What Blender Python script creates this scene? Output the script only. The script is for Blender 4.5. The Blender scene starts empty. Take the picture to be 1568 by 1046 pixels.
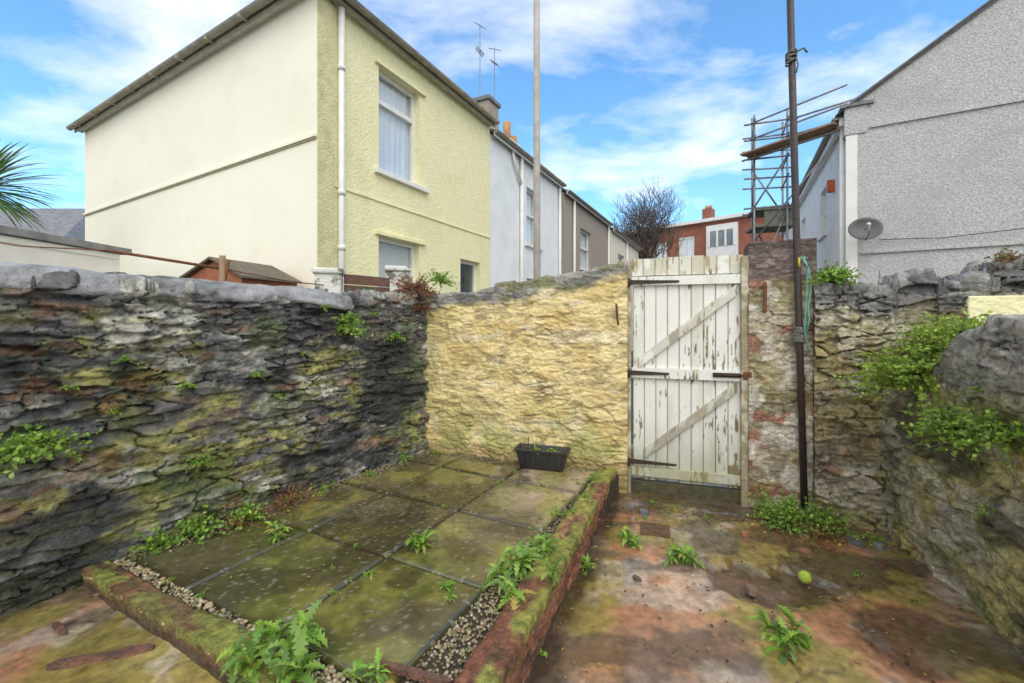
import bpy, math, random
import numpy as np
from mathutils import Vector
random.seed(7); rng=np.random.RandomState(5)
S=bpy.context.scene
S.view_settings.view_transform='Standard'; S.view_settings.look='None'; S.view_settings.exposure=0
COL=S.collection
# ------------------------------------------------------------------ noise
def h2(i,j,s):
    n=np.sin(i*127.1+j*311.7+s*74.7)*43758.5453
    return n-np.floor(n)
def vn(x,y,s):
    i=np.floor(x); j=np.floor(y); fx=x-i; fy=y-j
    fx=fx*fx*(3-2*fx); fy=fy*fy*(3-2*fy)
    a=h2(i,j,s); b=h2(i+1,j,s); c=h2(i,j+1,s); d=h2(i+1,j+1,s)
    return (a*(1-fx)+b*fx)*(1-fy)+(c*(1-fx)+d*fx)*fy
def fbm(x,y,s,o=4):
    r=0; a=.5; t=0
    for k in range(o):
        r=r+a*vn(x,y,s+k*13.3); t+=a; a*=.5; x=x*2.03+5.1; y=y*2.03+3.7
    return r/t
def sm(a,b,x):
    t=np.clip((x-a)/(b-a),0,1); return t*t*(3-2*t)
def mixc(a,b,m):
    a=np.asarray(a,float); b=np.asarray(b,float); m=np.asarray(m)[...,None]
    return a*(1-m)+b*m
def voro(u,v,cu,cv,s,p=4.,full=False):
    x=u/cu; y=v/cv; i0=np.floor(x); j0=np.floor(y)
    F1=np.full(x.shape,9.); F2=np.full(x.shape,9.); ID=np.zeros(x.shape); ID2=np.zeros(x.shape); DX=np.zeros(x.shape); DY=np.zeros(x.shape)
    for di in(-1,0,1):
        for dj in(-1,0,1):
            i=i0+di; j=j0+dj
            px=i+.5+.46*2*(h2(i,j,s)-.5); py=j+.5+.44*2*(h2(i,j,s+9)-.5)
            wt=.85+.45*h2(i,j,s+41)
            d=wt*(np.abs(x-px)**p+np.abs(y-py)**p)**(1/p)
            r=h2(i,j,s+21); r2=h2(i,j,s+33)
            n1=d<F1
            F2=np.where(n1,F1,np.minimum(F2,d)); ID=np.where(n1,r,ID); ID2=np.where(n1,r2,ID2)
            DX=np.where(n1,x-px,DX); DY=np.where(n1,y-py,DY); F1=np.where(n1,d,F1)
    if full: return F1,F2,ID,ID2,DX,DY
    return F1,F2,ID,ID2
# ------------------------------------------------------------------ materials
def newmat(name):
    m=bpy.data.materials.new(name); m.use_nodes=True
    return m,m.node_tree.nodes,m.node_tree.links,m.node_tree.nodes['Principled BSDF']
def mat(name,c1,c2=None,rough=.8,scale=5,bump=0,bscale=60,metal=0,detail=6,c3=None,s3=1.2,t3=(.5,.65),spec=.5,stretch=None):
    m,N,L,P=newmat(name)
    P.inputs['Roughness'].default_value=rough; P.inputs['Metallic'].default_value=metal
    P.inputs['Specular IOR Level'].default_value=spec
    tc=N.new('ShaderNodeNewGeometry')
    if c2 is None: c2=tuple(x*.8 for x in c1)
    nz=N.new('ShaderNodeTexNoise'); nz.inputs['Scale'].default_value=scale; nz.inputs['Detail'].default_value=detail
    L.new(tc.outputs['Position'],nz.inputs['Vector'])
    r=N.new('ShaderNodeValToRGB'); r.color_ramp.elements[0].position=.35; r.color_ramp.elements[1].position=.65
    r.color_ramp.elements[0].color=(*c1,1); r.color_ramp.elements[1].color=(*c2,1)
    L.new(nz.outputs['Fac'],r.inputs['Fac']); out=r.outputs['Color']
    if c3 is not None:
        n3=N.new('ShaderNodeTexNoise'); n3.inputs['Scale'].default_value=s3; n3.inputs['Detail'].default_value=8; n3.inputs['Roughness'].default_value=.65
        if stretch:
            mp=N.new('ShaderNodeMapping'); mp.inputs['Scale'].default_value=stretch; L.new(tc.outputs['Position'],mp.inputs[0]); L.new(mp.outputs[0],n3.inputs['Vector'])
        else: L.new(tc.outputs['Position'],n3.inputs['Vector'])
        r3=N.new('ShaderNodeValToRGB'); r3.color_ramp.elements[0].position=t3[0]; r3.color_ramp.elements[1].position=t3[1]
        r3.color_ramp.elements[0].color=(0,0,0,1); r3.color_ramp.elements[1].color=(1,1,1,1)
        L.new(n3.outputs['Fac'],r3.inputs['Fac'])
        mx=N.new('ShaderNodeMixRGB'); L.new(r3.outputs['Color'],mx.inputs['Fac']); L.new(out,mx.inputs['Color1']); mx.inputs['Color2'].default_value=(*c3,1)
        out=mx.outputs['Color']
    L.new(out,P.inputs['Base Color'])
    if bump>0:
        nb=N.new('ShaderNodeTexNoise'); nb.inputs['Scale'].default_value=bscale; nb.inputs['Detail'].default_value=5
        L.new(tc.outputs['Position'],nb.inputs['Vector'])
        b=N.new('ShaderNodeBump'); b.inputs['Strength'].default_value=bump; b.inputs['Distance'].default_value=.02
        L.new(nb.outputs['Fac'],b.inputs['Height']); L.new(b.outputs['Normal'],P.inputs['Normal'])
    return m
def vmat(name,var=.35,nscale=45,bump=.5,bscale=90,translucent=0,bd=.012,wetflat=False):
    m,N,L,P=newmat(name)
    at=N.new('ShaderNodeAttribute'); at.attribute_name='Col'
    tc=N.new('ShaderNodeNewGeometry')
    nz=N.new('ShaderNodeTexNoise'); nz.inputs['Scale'].default_value=nscale; nz.inputs['Detail'].default_value=8; nz.inputs['Roughness'].default_value=.75
    L.new(tc.outputs['Position'],nz.inputs['Vector'])
    mr=N.new('ShaderNodeMapRange'); mr.inputs[1].default_value=.3; mr.inputs[2].default_value=.7; mr.inputs[3].default_value=1-var; mr.inputs[4].default_value=1+var
    L.new(nz.outputs['Fac'],mr.inputs[0])
    mx=N.new('ShaderNodeVectorMath'); mx.operation='SCALE'
    L.new(at.outputs['Color'],mx.inputs[0]); L.new(mr.outputs[0],mx.inputs['Scale'])
    L.new(mx.outputs[0],P.inputs['Base Color']); L.new(at.outputs['Alpha'],P.inputs['Roughness'])
    if bump>0:
        nb=N.new('ShaderNodeTexNoise'); nb.inputs['Scale'].default_value=bscale; nb.inputs['Detail'].default_value=8; nb.inputs['Roughness'].default_value=.65
        L.new(tc.outputs['Position'],nb.inputs['Vector'])
        b=N.new('ShaderNodeBump'); b.inputs['Strength'].default_value=bump; b.inputs['Distance'].default_value=bd
        L.new(nb.outputs['Fac'],b.inputs['Height']); L.new(b.outputs['Normal'],P.inputs['Normal'])
        if wetflat:
            w=N.new('ShaderNodeMapRange'); w.inputs[1].default_value=.10; w.inputs[2].default_value=.5; w.inputs[3].default_value=.03; w.inputs[4].default_value=bump
            L.new(at.outputs['Alpha'],w.inputs[0]); L.new(w.outputs[0],b.inputs['Strength'])
            P.inputs['Specular IOR Level'].default_value=.9
    if translucent>0:
        tr=N.new('ShaderNodeBsdfTranslucent'); L.new(mx.outputs[0],tr.inputs['Color'])
        ms=N.new('ShaderNodeMixShader'); ms.inputs[0].default_value=translucent
        L.new(P.outputs[0],ms.inputs[1]); L.new(tr.outputs[0],ms.inputs[2]); L.new(ms.outputs[0],N['Material Output'].inputs['Surface'])
    return m
M_STONE=vmat('rubble_stone',.6,22,1.0,34,0,.035)
M_PAINT=vmat('limewashed_stone',.16,14,.9,30,0,.028)
M_GROUND=vmat('weathered_concrete',.38,20,.4,70,wetflat=True)
M_SLAB=vmat('paving',.35,20,.3,110,wetflat=True)
M_LEAF=vmat('leaf',.12,30,0,50,.35)
M_WOODV=vmat('peeling_paint_wood',.10,60,.3,120)
M_PEB=vmat('pebbles',.25,60,.2,100)
cream_side=mat('cream_smooth_render',(.89,.87,.75),(.87,.84,.70),.85,1.1,.10,35,c3=(.80,.77,.63),s3=.9,t3=(.56,.8))
cream_front=mat('cream_roughcast',(.88,.84,.53),(.82,.78,.47),.9,9,.8,28,c3=(.73,.69,.40),s3=1.0,t3=(.52,.78))
quoin=mat('mossy_roughcast',(.68,.64,.38),(.55,.52,.29),.9,7,.9,40)
blue_wall=mat('pale_blue_render',(.80,.83,.84),(.74,.78,.80),.85,2,.3,40,c3=(.64,.69,.71),s3=1,t3=(.5,.8))
brown_peb=mat('brown_pebbledash',(.40,.35,.29),(.30,.26,.22),.95,40,.6,60)
cream2=mat('cream_wall',(.78,.74,.60),(.7,.66,.54),.9,3)
greypeb=mat('grey_pebbledash',(.57,.575,.575),(.36,.365,.37),.95,30,1.0,34,detail=4,c3=(.35,.355,.36),s3=.6,t3=(.5,.8))
whitepaint=mat('white_paint',(.80,.80,.78),(.72,.72,.69),.45,6)
white_wall=mat('white_wall',(.80,.80,.79),(.72,.72,.71),.85,3,.2,40)
gutter=mat('weathered_gutter',(.36,.33,.25),(.24,.22,.17),.7,8)
gutter_w=mat('grey_white_gutter',(.66,.65,.58),(.5,.5,.44),.6,8)
slate=mat('slate_roof',(.22,.23,.25),(.14,.145,.16),.7,6,.4,30)
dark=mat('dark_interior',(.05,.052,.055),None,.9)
curtain=mat('net_curtain',(.85,.86,.86),(.78,.79,.80),.9,9)
brick=mat('red_brick_far',(.34,.13,.085),(.27,.10,.07),.9,3)
pot=mat('terracotta_pot',(.5,.3,.13),(.4,.2,.1),.8,8)
rust=mat('rusted_steel',(.22,.08,.03),(.10,.045,.025),.8,30,.5,100)
steel=mat('scaffold_tube',(.30,.31,.32),(.2,.2,.2),.4,12,0,metal=.5)
board=mat('scaffold_board',(.32,.21,.12),(.24,.16,.1),.85,10)
blackpl=mat('black_plastic',(.02,.021,.022),(.03,.03,.03),.4,10)
iron=mat('black_iron',(.025,.022,.02),(.06,.035,.02),.7,30,.4,80)
darkpole=mat('dark_steel_pole',(.03,.028,.03),(.06,.035,.03),.45,18,.3,60)
greypole=mat('weathered_pole',(.44,.42,.39),(.34,.32,.29),.8,6,.3,30)
rope_m=mat('teal_rope',(.16,.42,.36),(.1,.3,.27),.9,60)
rope_g=mat('grey_rope',(.2,.21,.18),(.12,.12,.11),.9,60)
soil=mat('soil',(.075,.055,.035),(.04,.03,.02),.95,20,.8,60)
bark=mat('bare_bark',(.15,.12,.105),(.10,.08,.07),.9,10)
capm=mat('cement_cap',(.34,.345,.36),(.22,.225,.235),.42,5,.7,30,c3=(.08,.085,.075),s3=3.0,t3=(.47,.62))
felt=mat('felt_roof',(.24,.25,.26),(.16,.16,.17),.8,6)
m_glass,N,L,P=newmat('window_glass')
gl=N.new('ShaderNodeBsdfGlossy'); gl.inputs['Roughness'].default_value=.04; gl.inputs['Color'].default_value=(.95,.97,1,1)
tp_=N.new('ShaderNodeBsdfTransparent'); tp_.inputs['Color'].default_value=(.92,.94,.95,1); ms_=N.new('ShaderNodeMixShader'); ms_.inputs[0].default_value=.09
L.new(tp_.outputs[0],ms_.inputs[1]); L.new(gl.outputs[0],ms_.inputs[2]); L.new(ms_.outputs[0],N['Material Output'].inputs['Surface'])
# ------------------------------------------------------------------ mesh helpers
def empty(name,loc=(0,0,0)):
    e=bpy.data.objects.new(name,None); COL.objects.link(e); e.empty_display_size=.2; return e
def mk(name,v,f,m,parent=None,smooth=False,cols=None):
    me=bpy.data.meshes.new(name); me.from_pydata([tuple(x) for x in v],[],f); me.update()
    o=bpy.data.objects.new(name,me); COL.objects.link(o)
    if m: me.materials.append(m)
    if smooth: me.polygons.foreach_set('use_smooth',[True]*len(me.polygons))
    if cols is not None:
        a=me.color_attributes.new('Col','FLOAT_COLOR','POINT')
        a.data.foreach_set('color',np.asarray(cols,dtype=np.float32).ravel())
    if parent: o.parent=parent
    return o
class Acc:
    def __init__(s): s.v=[];s.f=[];s.c=[]
    def add(s,v,f,c=(1,1,1,.8)):
        b=len(s.v); s.v+=[tuple(x) for x in v]; s.f+=[tuple(i+b for i in q) for q in f]; s.c+=[c]*len(v)
    def box(s,c,sz,rz=0,col=(1,1,1,.8)):
        cx,sx=math.cos(rz),math.sin(rz); vs=[]
        for z in(-1,1):
            for x,y in((-1,-1),(1,-1),(1,1),(-1,1)):
                a=x*sz[0]/2;b=y*sz[1]/2; vs.append((c[0]+a*cx-b*sx,c[1]+a*sx+b*cx,c[2]+z*sz[2]/2))
        s.add(vs,[(3,2,1,0),(4,5,6,7),(0,1,5,4),(1,2,6,5),(2,3,7,6),(3,0,4,7)],col)
    def tube(s,pts,rad,n=8,col=(1,1,1,.8)):
        pts=[Vector(p) for p in pts]; 
        if not hasattr(rad,'__len__'): rad=[rad]*len(pts)
        vs=[];fs=[]
        for i,p in enumerate(pts):
            d=(pts[min(i+1,len(pts)-1)]-pts[max(i-1,0)])
            if d.length<1e-6: d=Vector((0,0,1))
            d.normalize(); a=d.cross(Vector((0.31,.2,1)) if abs(d.z)<.9 else Vector((1,.1,0))); a.normalize(); b=d.cross(a)
            for k in range(n):
                t=2*math.pi*k/n; vs.append(p+a*math.cos(t)*rad[i]+b*math.sin(t)*rad[i])
        for i in range(len(pts)-1):
            for k in range(n):
                fs.append((i*n+k,i*n+(k+1)%n,(i+1)*n+(k+1)%n,(i+1)*n+k))
        fs.append(tuple(range(n-1,-1,-1))); fs.append(tuple((len(pts)-1)*n+k for k in range(n)))
        s.add(vs,fs,col)
    def obj(s,name,m,parent=None,smooth=False,cols=False):
        return mk(name,s.v,s.f,m,parent,smooth,s.c if cols else None)
def fr(O,t,n,u,d,z): return (O[0]+t[0]*u+n[0]*d,O[1]+t[1]*u+n[1]*d,z)
def fbox(name,F,u0,u1,d0,d1,z0,z1,m,parent,bev=0):
    O,t,n=F
    v=[fr(O,t,n,u,d,z) for z in(z0,z1) for u,d in((u0,d0),(u1,d0),(u1,d1),(u0,d1))]
    o=mk(name,v,[(3,2,1,0),(4,5,6,7),(0,1,5,4),(1,2,6,5),(2,3,7,6),(3,0,4,7)],m,parent)
    if bev: b=o.modifiers.new('b','BEVEL'); b.width=bev; b.segments=2
    return o
def tubeo(name,pts,r,m,parent,n=10): 
    a=Acc(); a.tube(pts,r,n); return a.obj(name,m,parent,True)
def facade(name,F,u0,u1,z0,z1,ops,m,parent,rev=.11):
    O,t,n=F; us=sorted({u0,u1,*[o[0] for o in ops],*[o[1] for o in ops]}); zs=sorted({z0,z1,*[o[2] for o in ops],*[o[3] for o in ops]})
    a=Acc()
    for i in range(len(us)-1):
        for j in range(len(zs)-1):
            uc=(us[i]+us[i+1])/2; zc=(zs[j]+zs[j+1])/2
            if any(o[0]<uc<o[1] and o[2]<zc<o[3] for o in ops): continue
            a.add([fr(O,t,n,us[i],0,zs[j]),fr(O,t,n,us[i+1],0,zs[j]),fr(O,t,n,us[i+1],0,zs[j+1]),fr(O,t,n,us[i],0,zs[j+1])],[(0,1,2,3)])
    for o in ops:
        c=[(o[0],o[2]),(o[1],o[2]),(o[1],o[3]),(o[0],o[3])]
        for k in range(4):
            p,q=c[k],c[(k+1)%4]
            a.add([fr(O,t,n,p[0],0,p[1]),fr(O,t,n,q[0],0,q[1]),fr(O,t,n,q[0],-rev-.1,q[1]),fr(O,t,n,p[0],-rev-.1,p[1])],[(0,1,2,3)])
    return a.obj(name,m,parent)
def window(F,o,parent,rev=.11,trans=.3,fw=.06,curt=True,sill=True,mull=None):
    u0,u1,z0,z1=o; d0,d1=-rev-.06,-rev
    fbox('window_frame_left',F,u0,u0+fw,d0,d1,z0,z1,whitepaint,parent)
    fbox('window_frame_right',F,u1-fw,u1,d0,d1,z0,z1,whitepaint,parent)
    fbox('window_frame_top',F,u0+fw,u1-fw,d0,d1,z1-fw,z1,whitepaint,parent)
    fbox('window_frame_bottom',F,u0+fw,u1-fw,d0,d1,z0,z0+fw,whitepaint,parent)
    if trans:
        zt=z1-(z1-z0)*trans
        fbox('transom',F,u0+fw,u1-fw,d0+.003,d1+.01,zt-.035,zt+.035,whitepaint,parent)
    if mull: fbox('mullion',F,u0+(u1-u0)*mull-.03,u0+(u1-u0)*mull+.03,d0+.004,d1-.003,z0+fw,z1-fw,whitepaint,parent)
    fbox('window_glass',F,u0+fw,u1-fw,d0+.02,d0+.028,z0+fw,z1-fw,m_glass,parent)
    O,t,n=F
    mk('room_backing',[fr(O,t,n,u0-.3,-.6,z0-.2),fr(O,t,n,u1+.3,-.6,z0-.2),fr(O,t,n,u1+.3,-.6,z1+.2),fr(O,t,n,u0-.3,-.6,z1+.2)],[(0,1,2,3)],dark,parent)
    if curt:
        a=Acc(); K=60; vs=[]
        for i in range(K+1):
            f=i/K; d=-rev-.088+.010*math.sin(f*48)+.006*math.sin(f*23+1)
            vs+=[fr(O,t,n,u0-.02+(u1-u0+.04)*f,d,z0-.05),fr(O,t,n,u0-.02+(u1-u0+.04)*f,d,z1-.02)]
        a.add(vs,[(2*i,2*i+2,2*i+3,2*i+1) for i in range(K)]); a.obj('curtain',curtain,parent,True)
    if sill: fbox('window_sill',F,u0-.1,u1+.2,-.09,.07,z0-.075,z0+.002,whitepaint,parent,.008)
# ------------------------------------------------------------------ stone walls (real relief)
def stone_wall(name,p0,p1,n,H,z0,thick,res,cell,relief,colfn,seed,parent=None,m=None,p=2.2,lump=.025,warp=.05,grain=.008,jag=.0,back=14,edge=.09,fill=(.35,.65),tilt=.9,lsc=1.,cell2=None,jmin=.25):
    m=m or M_STONE
    p0=np.array(p0,float);p1=np.array(p1,float); L=np.linalg.norm(p1-p0); t=(p1-p0)/L; n=np.array(n,float); n/=np.linalg.norm(n)
    nu=int(L/res)+2; s=np.linspace(0,L,nu); Hs=H(s)
    if jag: Hs=Hs+jag*(h2(np.floor(s/.19+vn(s*3,s*0,seed)),s*0,seed)-.5)+jag*.6*(fbm(s*9,s*0,seed)-.5)
    nv=int((Hs.max()-z0)/res)+2; nt=max(4,int(thick/max(res,.012)))
    rows=[('f',k/nv) for k in range(nv+1)]+[('t',k/nt) for k in range(1,nt+1)]+[('b',k/back) for k in range(1,back+1)]
    R=len(rows); SS=np.tile(s,(R,1)); OFF=np.zeros_like(SS); Z=np.zeros_like(SS); V=np.zeros_like(SS); DN=np.zeros_like(SS); DZ=np.zeros_like(SS); T=np.zeros_like(SS)
    for r,(k,f) in enumerate(rows):
        if k=='f': Z[r]=z0+f*(Hs-z0); V[r]=Z[r]; DN[r]=1
        elif k=='t': Z[r]=Hs; OFF[r]=-f*thick; V[r]=Hs+f*thick; DZ[r]=1; T[r]=1
        else: Z[r]=Hs-f*(Hs-z0); OFF[r]=-thick; V[r]=Hs+thick+f*(Hs-z0); DN[r]=-1
    DN[nv]=.7;DZ[nv]=.7; DN[nv+nt]=-.7; DZ[nv+nt]=.7
    uu=SS+warp*2.4*(fbm(SS*2.3,V*6,seed+1)-.5)+.03*(fbm(SS*22,V*40,seed+6)-.5)+seed
    vv=V+warp*1.5*(fbm(SS*1.7,V*4.5,seed+2)-.5)+.05*np.sin(V*9+seed+SS*.8)*warp+.014*(fbm(SS*24,V*30,seed+8)-.5)
    F1,F2,I1,I2,DX,DY=voro(uu,vv,cell[0],cell[1],seed,p,True); g_=F2-F1
    if cell2:
        a2=voro(uu+3.3,vv,cell2[0],cell2[1],seed+5,p,True); sel=fbm(SS*2.4,V*5,seed+60)>.5
        g_=np.where(sel,a2[1]-a2[0],g_); I1=np.where(sel,a2[2],I1); I2=np.where(sel,a2[3],I2); DX=np.where(sel,a2[4],DX); DY=np.where(sel,a2[5],DY)
    jd=jmin+(1-jmin)*sm(.36,.62,fbm(SS*6,V*10,seed+70))
    pr=1-(1-sm(0.0,edge,g_))*jd
    fl=sm(fill[0],fill[1],fbm(SS*2.1+3,V*3.3,seed+11))*.8
    body=.35+1.0*I2+tilt*((I1-.5)*DY*1.6+(I2-.5)*DX*1.2)
    disp=relief*(pr*body*(1-fl)+fl*.62)+lump*2*(fbm(SS*2.2*lsc,V*2.6*lsc,seed+3)-.5)
    ly=fbm(SS*9,V*52+I1*40,seed+4); disp=disp+grain*2*(ly-.5)+grain*1.3*(fbm(SS*34,V*40,seed+5,3)-.5)
    X=p0[0]+t[0]*SS+n[0]*(OFF+disp*DN); Y=p0[1]+t[1]*SS+n[1]*(OFF+disp*DN); ZZ=Z+disp*DZ
    col=colfn(SS,Z,V,T,I1,I2,np.maximum(pr,fl),Hs[None,:]-Z)
    if col.shape[-1]==3: col=np.concatenate([col,np.full(col.shape[:2]+(1,),.58)],-1)
    v=np.stack([X,Y,ZZ],-1).reshape(-1,3)
    idx=np.arange(R*nu).reshape(R,nu); q=np.stack([idx[:-1,:-1],idx[:-1,1:],idx[1:,1:],idx[1:,:-1]],-1).reshape(-1,4).tolist()
    q=q+[idx[::-1,0].tolist(),idx[:,-1].tolist()]
    return mk(name,v.tolist(),q,m,parent,True,col.reshape(-1,4))
def lerp_f(xs,ys): return lambda s: np.interp(s,xs,ys)
def col_left(s,z,v,T,i1,i2,pr,dt):
    c=mixc((.065,.07,.075),(.22,.215,.20),np.clip(.4*i1+.65*sm(.3,.7,fbm(s*7,v*26,50)),0,1)); c=mixc(c,(.19,.125,.085),(i2>.93)*.6); c=mixc(c,(.36,.36,.34),(i1>.91)*.6)
    a=fbm(s*1.6,v*2.2,51); low=sm(1.35,.35,z); ms=sm(.44,.58,a+ .18*low-.07*sm(1.1,1.6,z)); 
    c=mixc(c,mixc((.20,.21,.045),(.46,.43,.15),fbm(s*9,v*12,53)),ms*.82*sm(.37,.60,fbm(s*8,v*18,54)))
    w=sm(.55,.63,fbm(s*2.6+4,v*6,57)+.08*(fbm(s*30,v*40,58)-.5)); c=mixc(c,(.58,.57,.50),w*.8*sm(.36,.58,fbm(s*11,v*24,59)))
    g=sm(.57,.66,fbm(s*3+9,v*3.5,61)); c=mixc(c,(.09,.14,.035),g*.6)
    dk=sm(.48,.60,fbm(s*1.9+2,v*2.6,63)+.25*(fbm(s*9,v*12,66)-.5)); c=mixc(c,(.03,.032,.037),dk*.8)
    c=mixc(c,(.26,.13,.05),sm(.68,.73,fbm(s*4+1,v*7,67))*.5)
    c=mixc(c,(.015,.015,.014),(1-sm(.0,.7,pr))*.8)
    return c*(.4+1.2*fbm(s*26,v*44,65))[...,None]
def col_yellow(s,z,v,T,i1,i2,pr,dt):
    c=mixc((.77,.61,.27),(.84,.72,.40),fbm(s*6,v*9,70)); c=mixc(c,(.64,.46,.17),sm(.46,.68,fbm(s*4,v*7,71))*.6)
    c=mixc(c,(.42,.31,.15),(1-sm(.0,.8,pr))*.35)
    c=mixc(c,(.78,.73,.57),sm(.62,.72,fbm(s*3.5,v*9,73))*.45)
    c=mixc(c,(.33,.25,.14),sm(.60,.66,fbm(s*8,v*20,75))*.6)
    low=sm(.95,.25,z+.25*(fbm(s*3,v*2,78)-.5))*sm(.34,.56,fbm(s*4,v*3,77)); c=mixc(c,(.33,.36,.10),low*.75)
    low2=sm(1.9,.9,s)*sm(.9,.2,s)*sm(.45,.6,fbm(s*3,v*1.2,82)); c=mixc(c,(.47,.44,.18),low2*.4)
    c=mixc(c,(.36,.22,.11),sm(.34,.2,z)*.6)
    tp=sm(.18,.09,dt+.16*(fbm(s*5,v*5,79)-.5)); tp=np.maximum(tp,T)
    st=mixc((.12,.12,.115),(.38,.37,.34),i1); st=mixc(st,(.18,.18,.06),sm(.5,.6,fbm(s*5,v*7,80))*.7); st=mixc(st,(.04,.04,.04),(1-sm(0,.7,pr))*.6)
    c=mixc(c,st,tp); c=c*(.80+.40*fbm(s*26,v*36,81))[...,None]
    return c
def col_right(s,z,v,T,i1,i2,pr,dt):
    c=mixc((.17,.145,.10),(.42,.37,.27),np.clip(.4*i1+.6*sm(.3,.7,fbm(s*7,v*26,90)),0,1)); c=mixc(c,(.34,.16,.09),(i2>.9)*.5)
    c=mixc(c,mixc((.36,.29,.085),(.48,.42,.20),fbm(s*8,v*8,91)),sm(.40,.6,fbm(s*2,v*2.4,93)+.08*sm(1.4,.6,z))*.7)
    c=mixc(c,(.58,.54,.43),sm(.55,.66,fbm(s*4,v*5,95))*.7); c=mixc(c,(.08,.07,.05),sm(.54,.64,fbm(s*3,v*4,96))*.7)
    tp=sm(.20,.11,dt+.1*(fbm(s*5,v*5,97)-.5)); tp=np.maximum(tp,T)
    st=mixc((.12,.12,.125),(.40,.40,.39),i1); c=mixc(c,st,tp*.85)
    c=mixc(c,(.02,.02,.015),(1-sm(0,.7,pr))*.75)
    return c*(.5+1.0*fbm(s*26,v*40,98))[...,None]
def col_rwall(s,z,v,T,i1,i2,pr,dt):
    c=mixc((.28,.25,.16),(.44,.39,.26),fbm(s*9,v*14,100)); c=mixc(c,(.46,.40,.13),sm(.36,.56,fbm(s*3,v*3,101))*.75)
    c=mixc(c,(.13,.16,.04),sm(.48,.60,fbm(s*4,v*5,103))*.75); c=mixc(c,(.56,.52,.42),sm(.55,.65,fbm(s*5,v*7,105))*.6)
    c=mixc(c,(.08,.065,.045),sm(.54,.64,fbm(s*3.3+7,v*4,106))*.7)
    up=sm(1.05,1.2,z); c=mixc(c,mixc((.22,.20,.18),(.50,.47,.43),np.clip(.5*i1+.5*fbm(s*8,v*20,108),0,1)),up*.85)
    c=mixc(c,(.02,.02,.015),(1-sm(0,.7,pr))*.65)
    return c*(.5+1.0*fbm(s*22,v*30,107))[...,None]
# --- yard walls
C=(-.884,4.29); tl=(.566,.824); nl=(.824,-.566)
Lw=4.2; A=(C[0]-tl[0]*Lw,C[1]-tl[1]*Lw)
stone_wall('rubble_wall',A,(C[0]+.1,C[1]+.15),nl,lerp_f([0,2.9,3.35,3.36,4.5],[1.70,1.66,1.62,1.70,1.73]),-.05,.34,.0075,(.25,.062),.05,col_left,3,lump=.03,jag=.03,grain=.009,fill=(.55,.72),cell2=(.13,.036),warp=.06)
def cap(name,p0,p1,n,zf,w,h,seed):
    p0=np.array(p0);p1=np.array(p1);L=np.linalg.norm(p1-p0);t=(p1-p0)/L;nu=int(L/.015);prof=30
    si=np.linspace(0,L,nu+1)[:,None]; k=np.arange(prof+1)[None,:]; a=math.pi*k/prof+0*si
    d=.05-w/2+np.sign(np.cos(a))*np.abs(np.cos(a))**.6*w/2; zz=np.sin(a).clip(0)**.75*h
    d=d+.06*(fbm(si*4+0*a,a*2.2,seed)-.5)+.02*(fbm(si*22+0*a,a*6,seed+2)-.5)
    zz=zz+.04*(fbm(si*3+0*a,a*1.4+9,seed)-.5)+.03*(fbm(si*12+0*a,a*5,seed+5)-.5)
    zb=np.array([zf(float(x)) for x in si[:,0]])[:,None]
    P_=np.stack([p0[0]+t[0]*si+n[0]*d,p0[1]+t[1]*si+n[1]*d,zb+zz],-1).reshape(-1,3).tolist()
    m=prof+1; f=[]
    for i in range(nu):
        for k in range(prof): f.append((i*m+k,(i+1)*m+k,(i+1)*m+k+1,i*m+k+1))
        f.append((i*m+prof,(i+1)*m+prof,(i+1)*m,i*m))
    f.append(tuple(range(m))); f.append(tuple(nu*m+k for k in range(m-1,-1,-1)))
    return mk(name,P_,f,capm,None,True)
e=(C[0]-tl[0]*.86,C[1]-tl[1]*.86)
cap('cement_wall_coping',A,e,nl,lambda s:float(np.interp(s,[0,2.9,3.35],[1.665,1.62,1.58])),.42,.135,11)
G=(1.005,3.69)
stone_wall('yellow_painted_stone_wall',(C[0]-.15,C[1]+.05),G,(-.304,-.9525),lerp_f([0,.7,1.2,2.0,2.2],[1.74,1.77,1.86,1.98,2.0]),-.05,.33,.0075,(.26,.085),.022,col_yellow,17,m=M_PAINT,lump=.024,jag=.05,grain=.0085,fill=(.32,.52),edge=.28,lsc=2.4,warp=.09,cell2=(.15,.055),jmin=.0)
Gr=(1.905,3.42); R=(2.75,3.05); nb=(-.40,-.917)
def col_pier(s,z,v,T,i1,i2,pr,dt):
    c=mixc((.50,.43,.31),(.64,.58,.45),fbm(s*8,v*14,110)); c=mixc(c,(.22,.18,.12),sm(.52,.64,fbm(s*5,v*6,112))*.7)
    rd=sm(.57,.60,fbm(s*4,v*7,111)+.20*sm(.20,.03,s)*sm(1.0,.5,z)+.04*sm(.2,.05,s))*(i1>.25)
    c=mixc(c,mixc((.28,.11,.07),(.42,.19,.12),i2),rd*.85)
    c=mixc(c,(.28,.25,.08),sm(.50,.62,fbm(s*3,v*3,113))*.6); c=mixc(c,(.72,.69,.61),sm(.52,.62,fbm(s*7,v*7,115))*.6)
    tp=sm(.32,.28,dt); c=mixc(c,mixc((.13,.10,.09),(.28,.22,.20),i2),tp)
    c=mixc(c,(.05,.04,.03),(1-sm(0,.6,pr))*.55)
    return c*(.6+.8*fbm(s*30,v*40,117))[...,None]
stone_wall('brick_gate_pier',Gr,(Gr[0]+.42,Gr[1]-.18),nb,lambda s:0*s+2.12,-.05,.34,.0075,(.215,.078),.014,col_pier,23,p=6.,lump=.016,warp=.012,grain=.007,edge=.10,fill=(.40,.55),tilt=.3)
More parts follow.
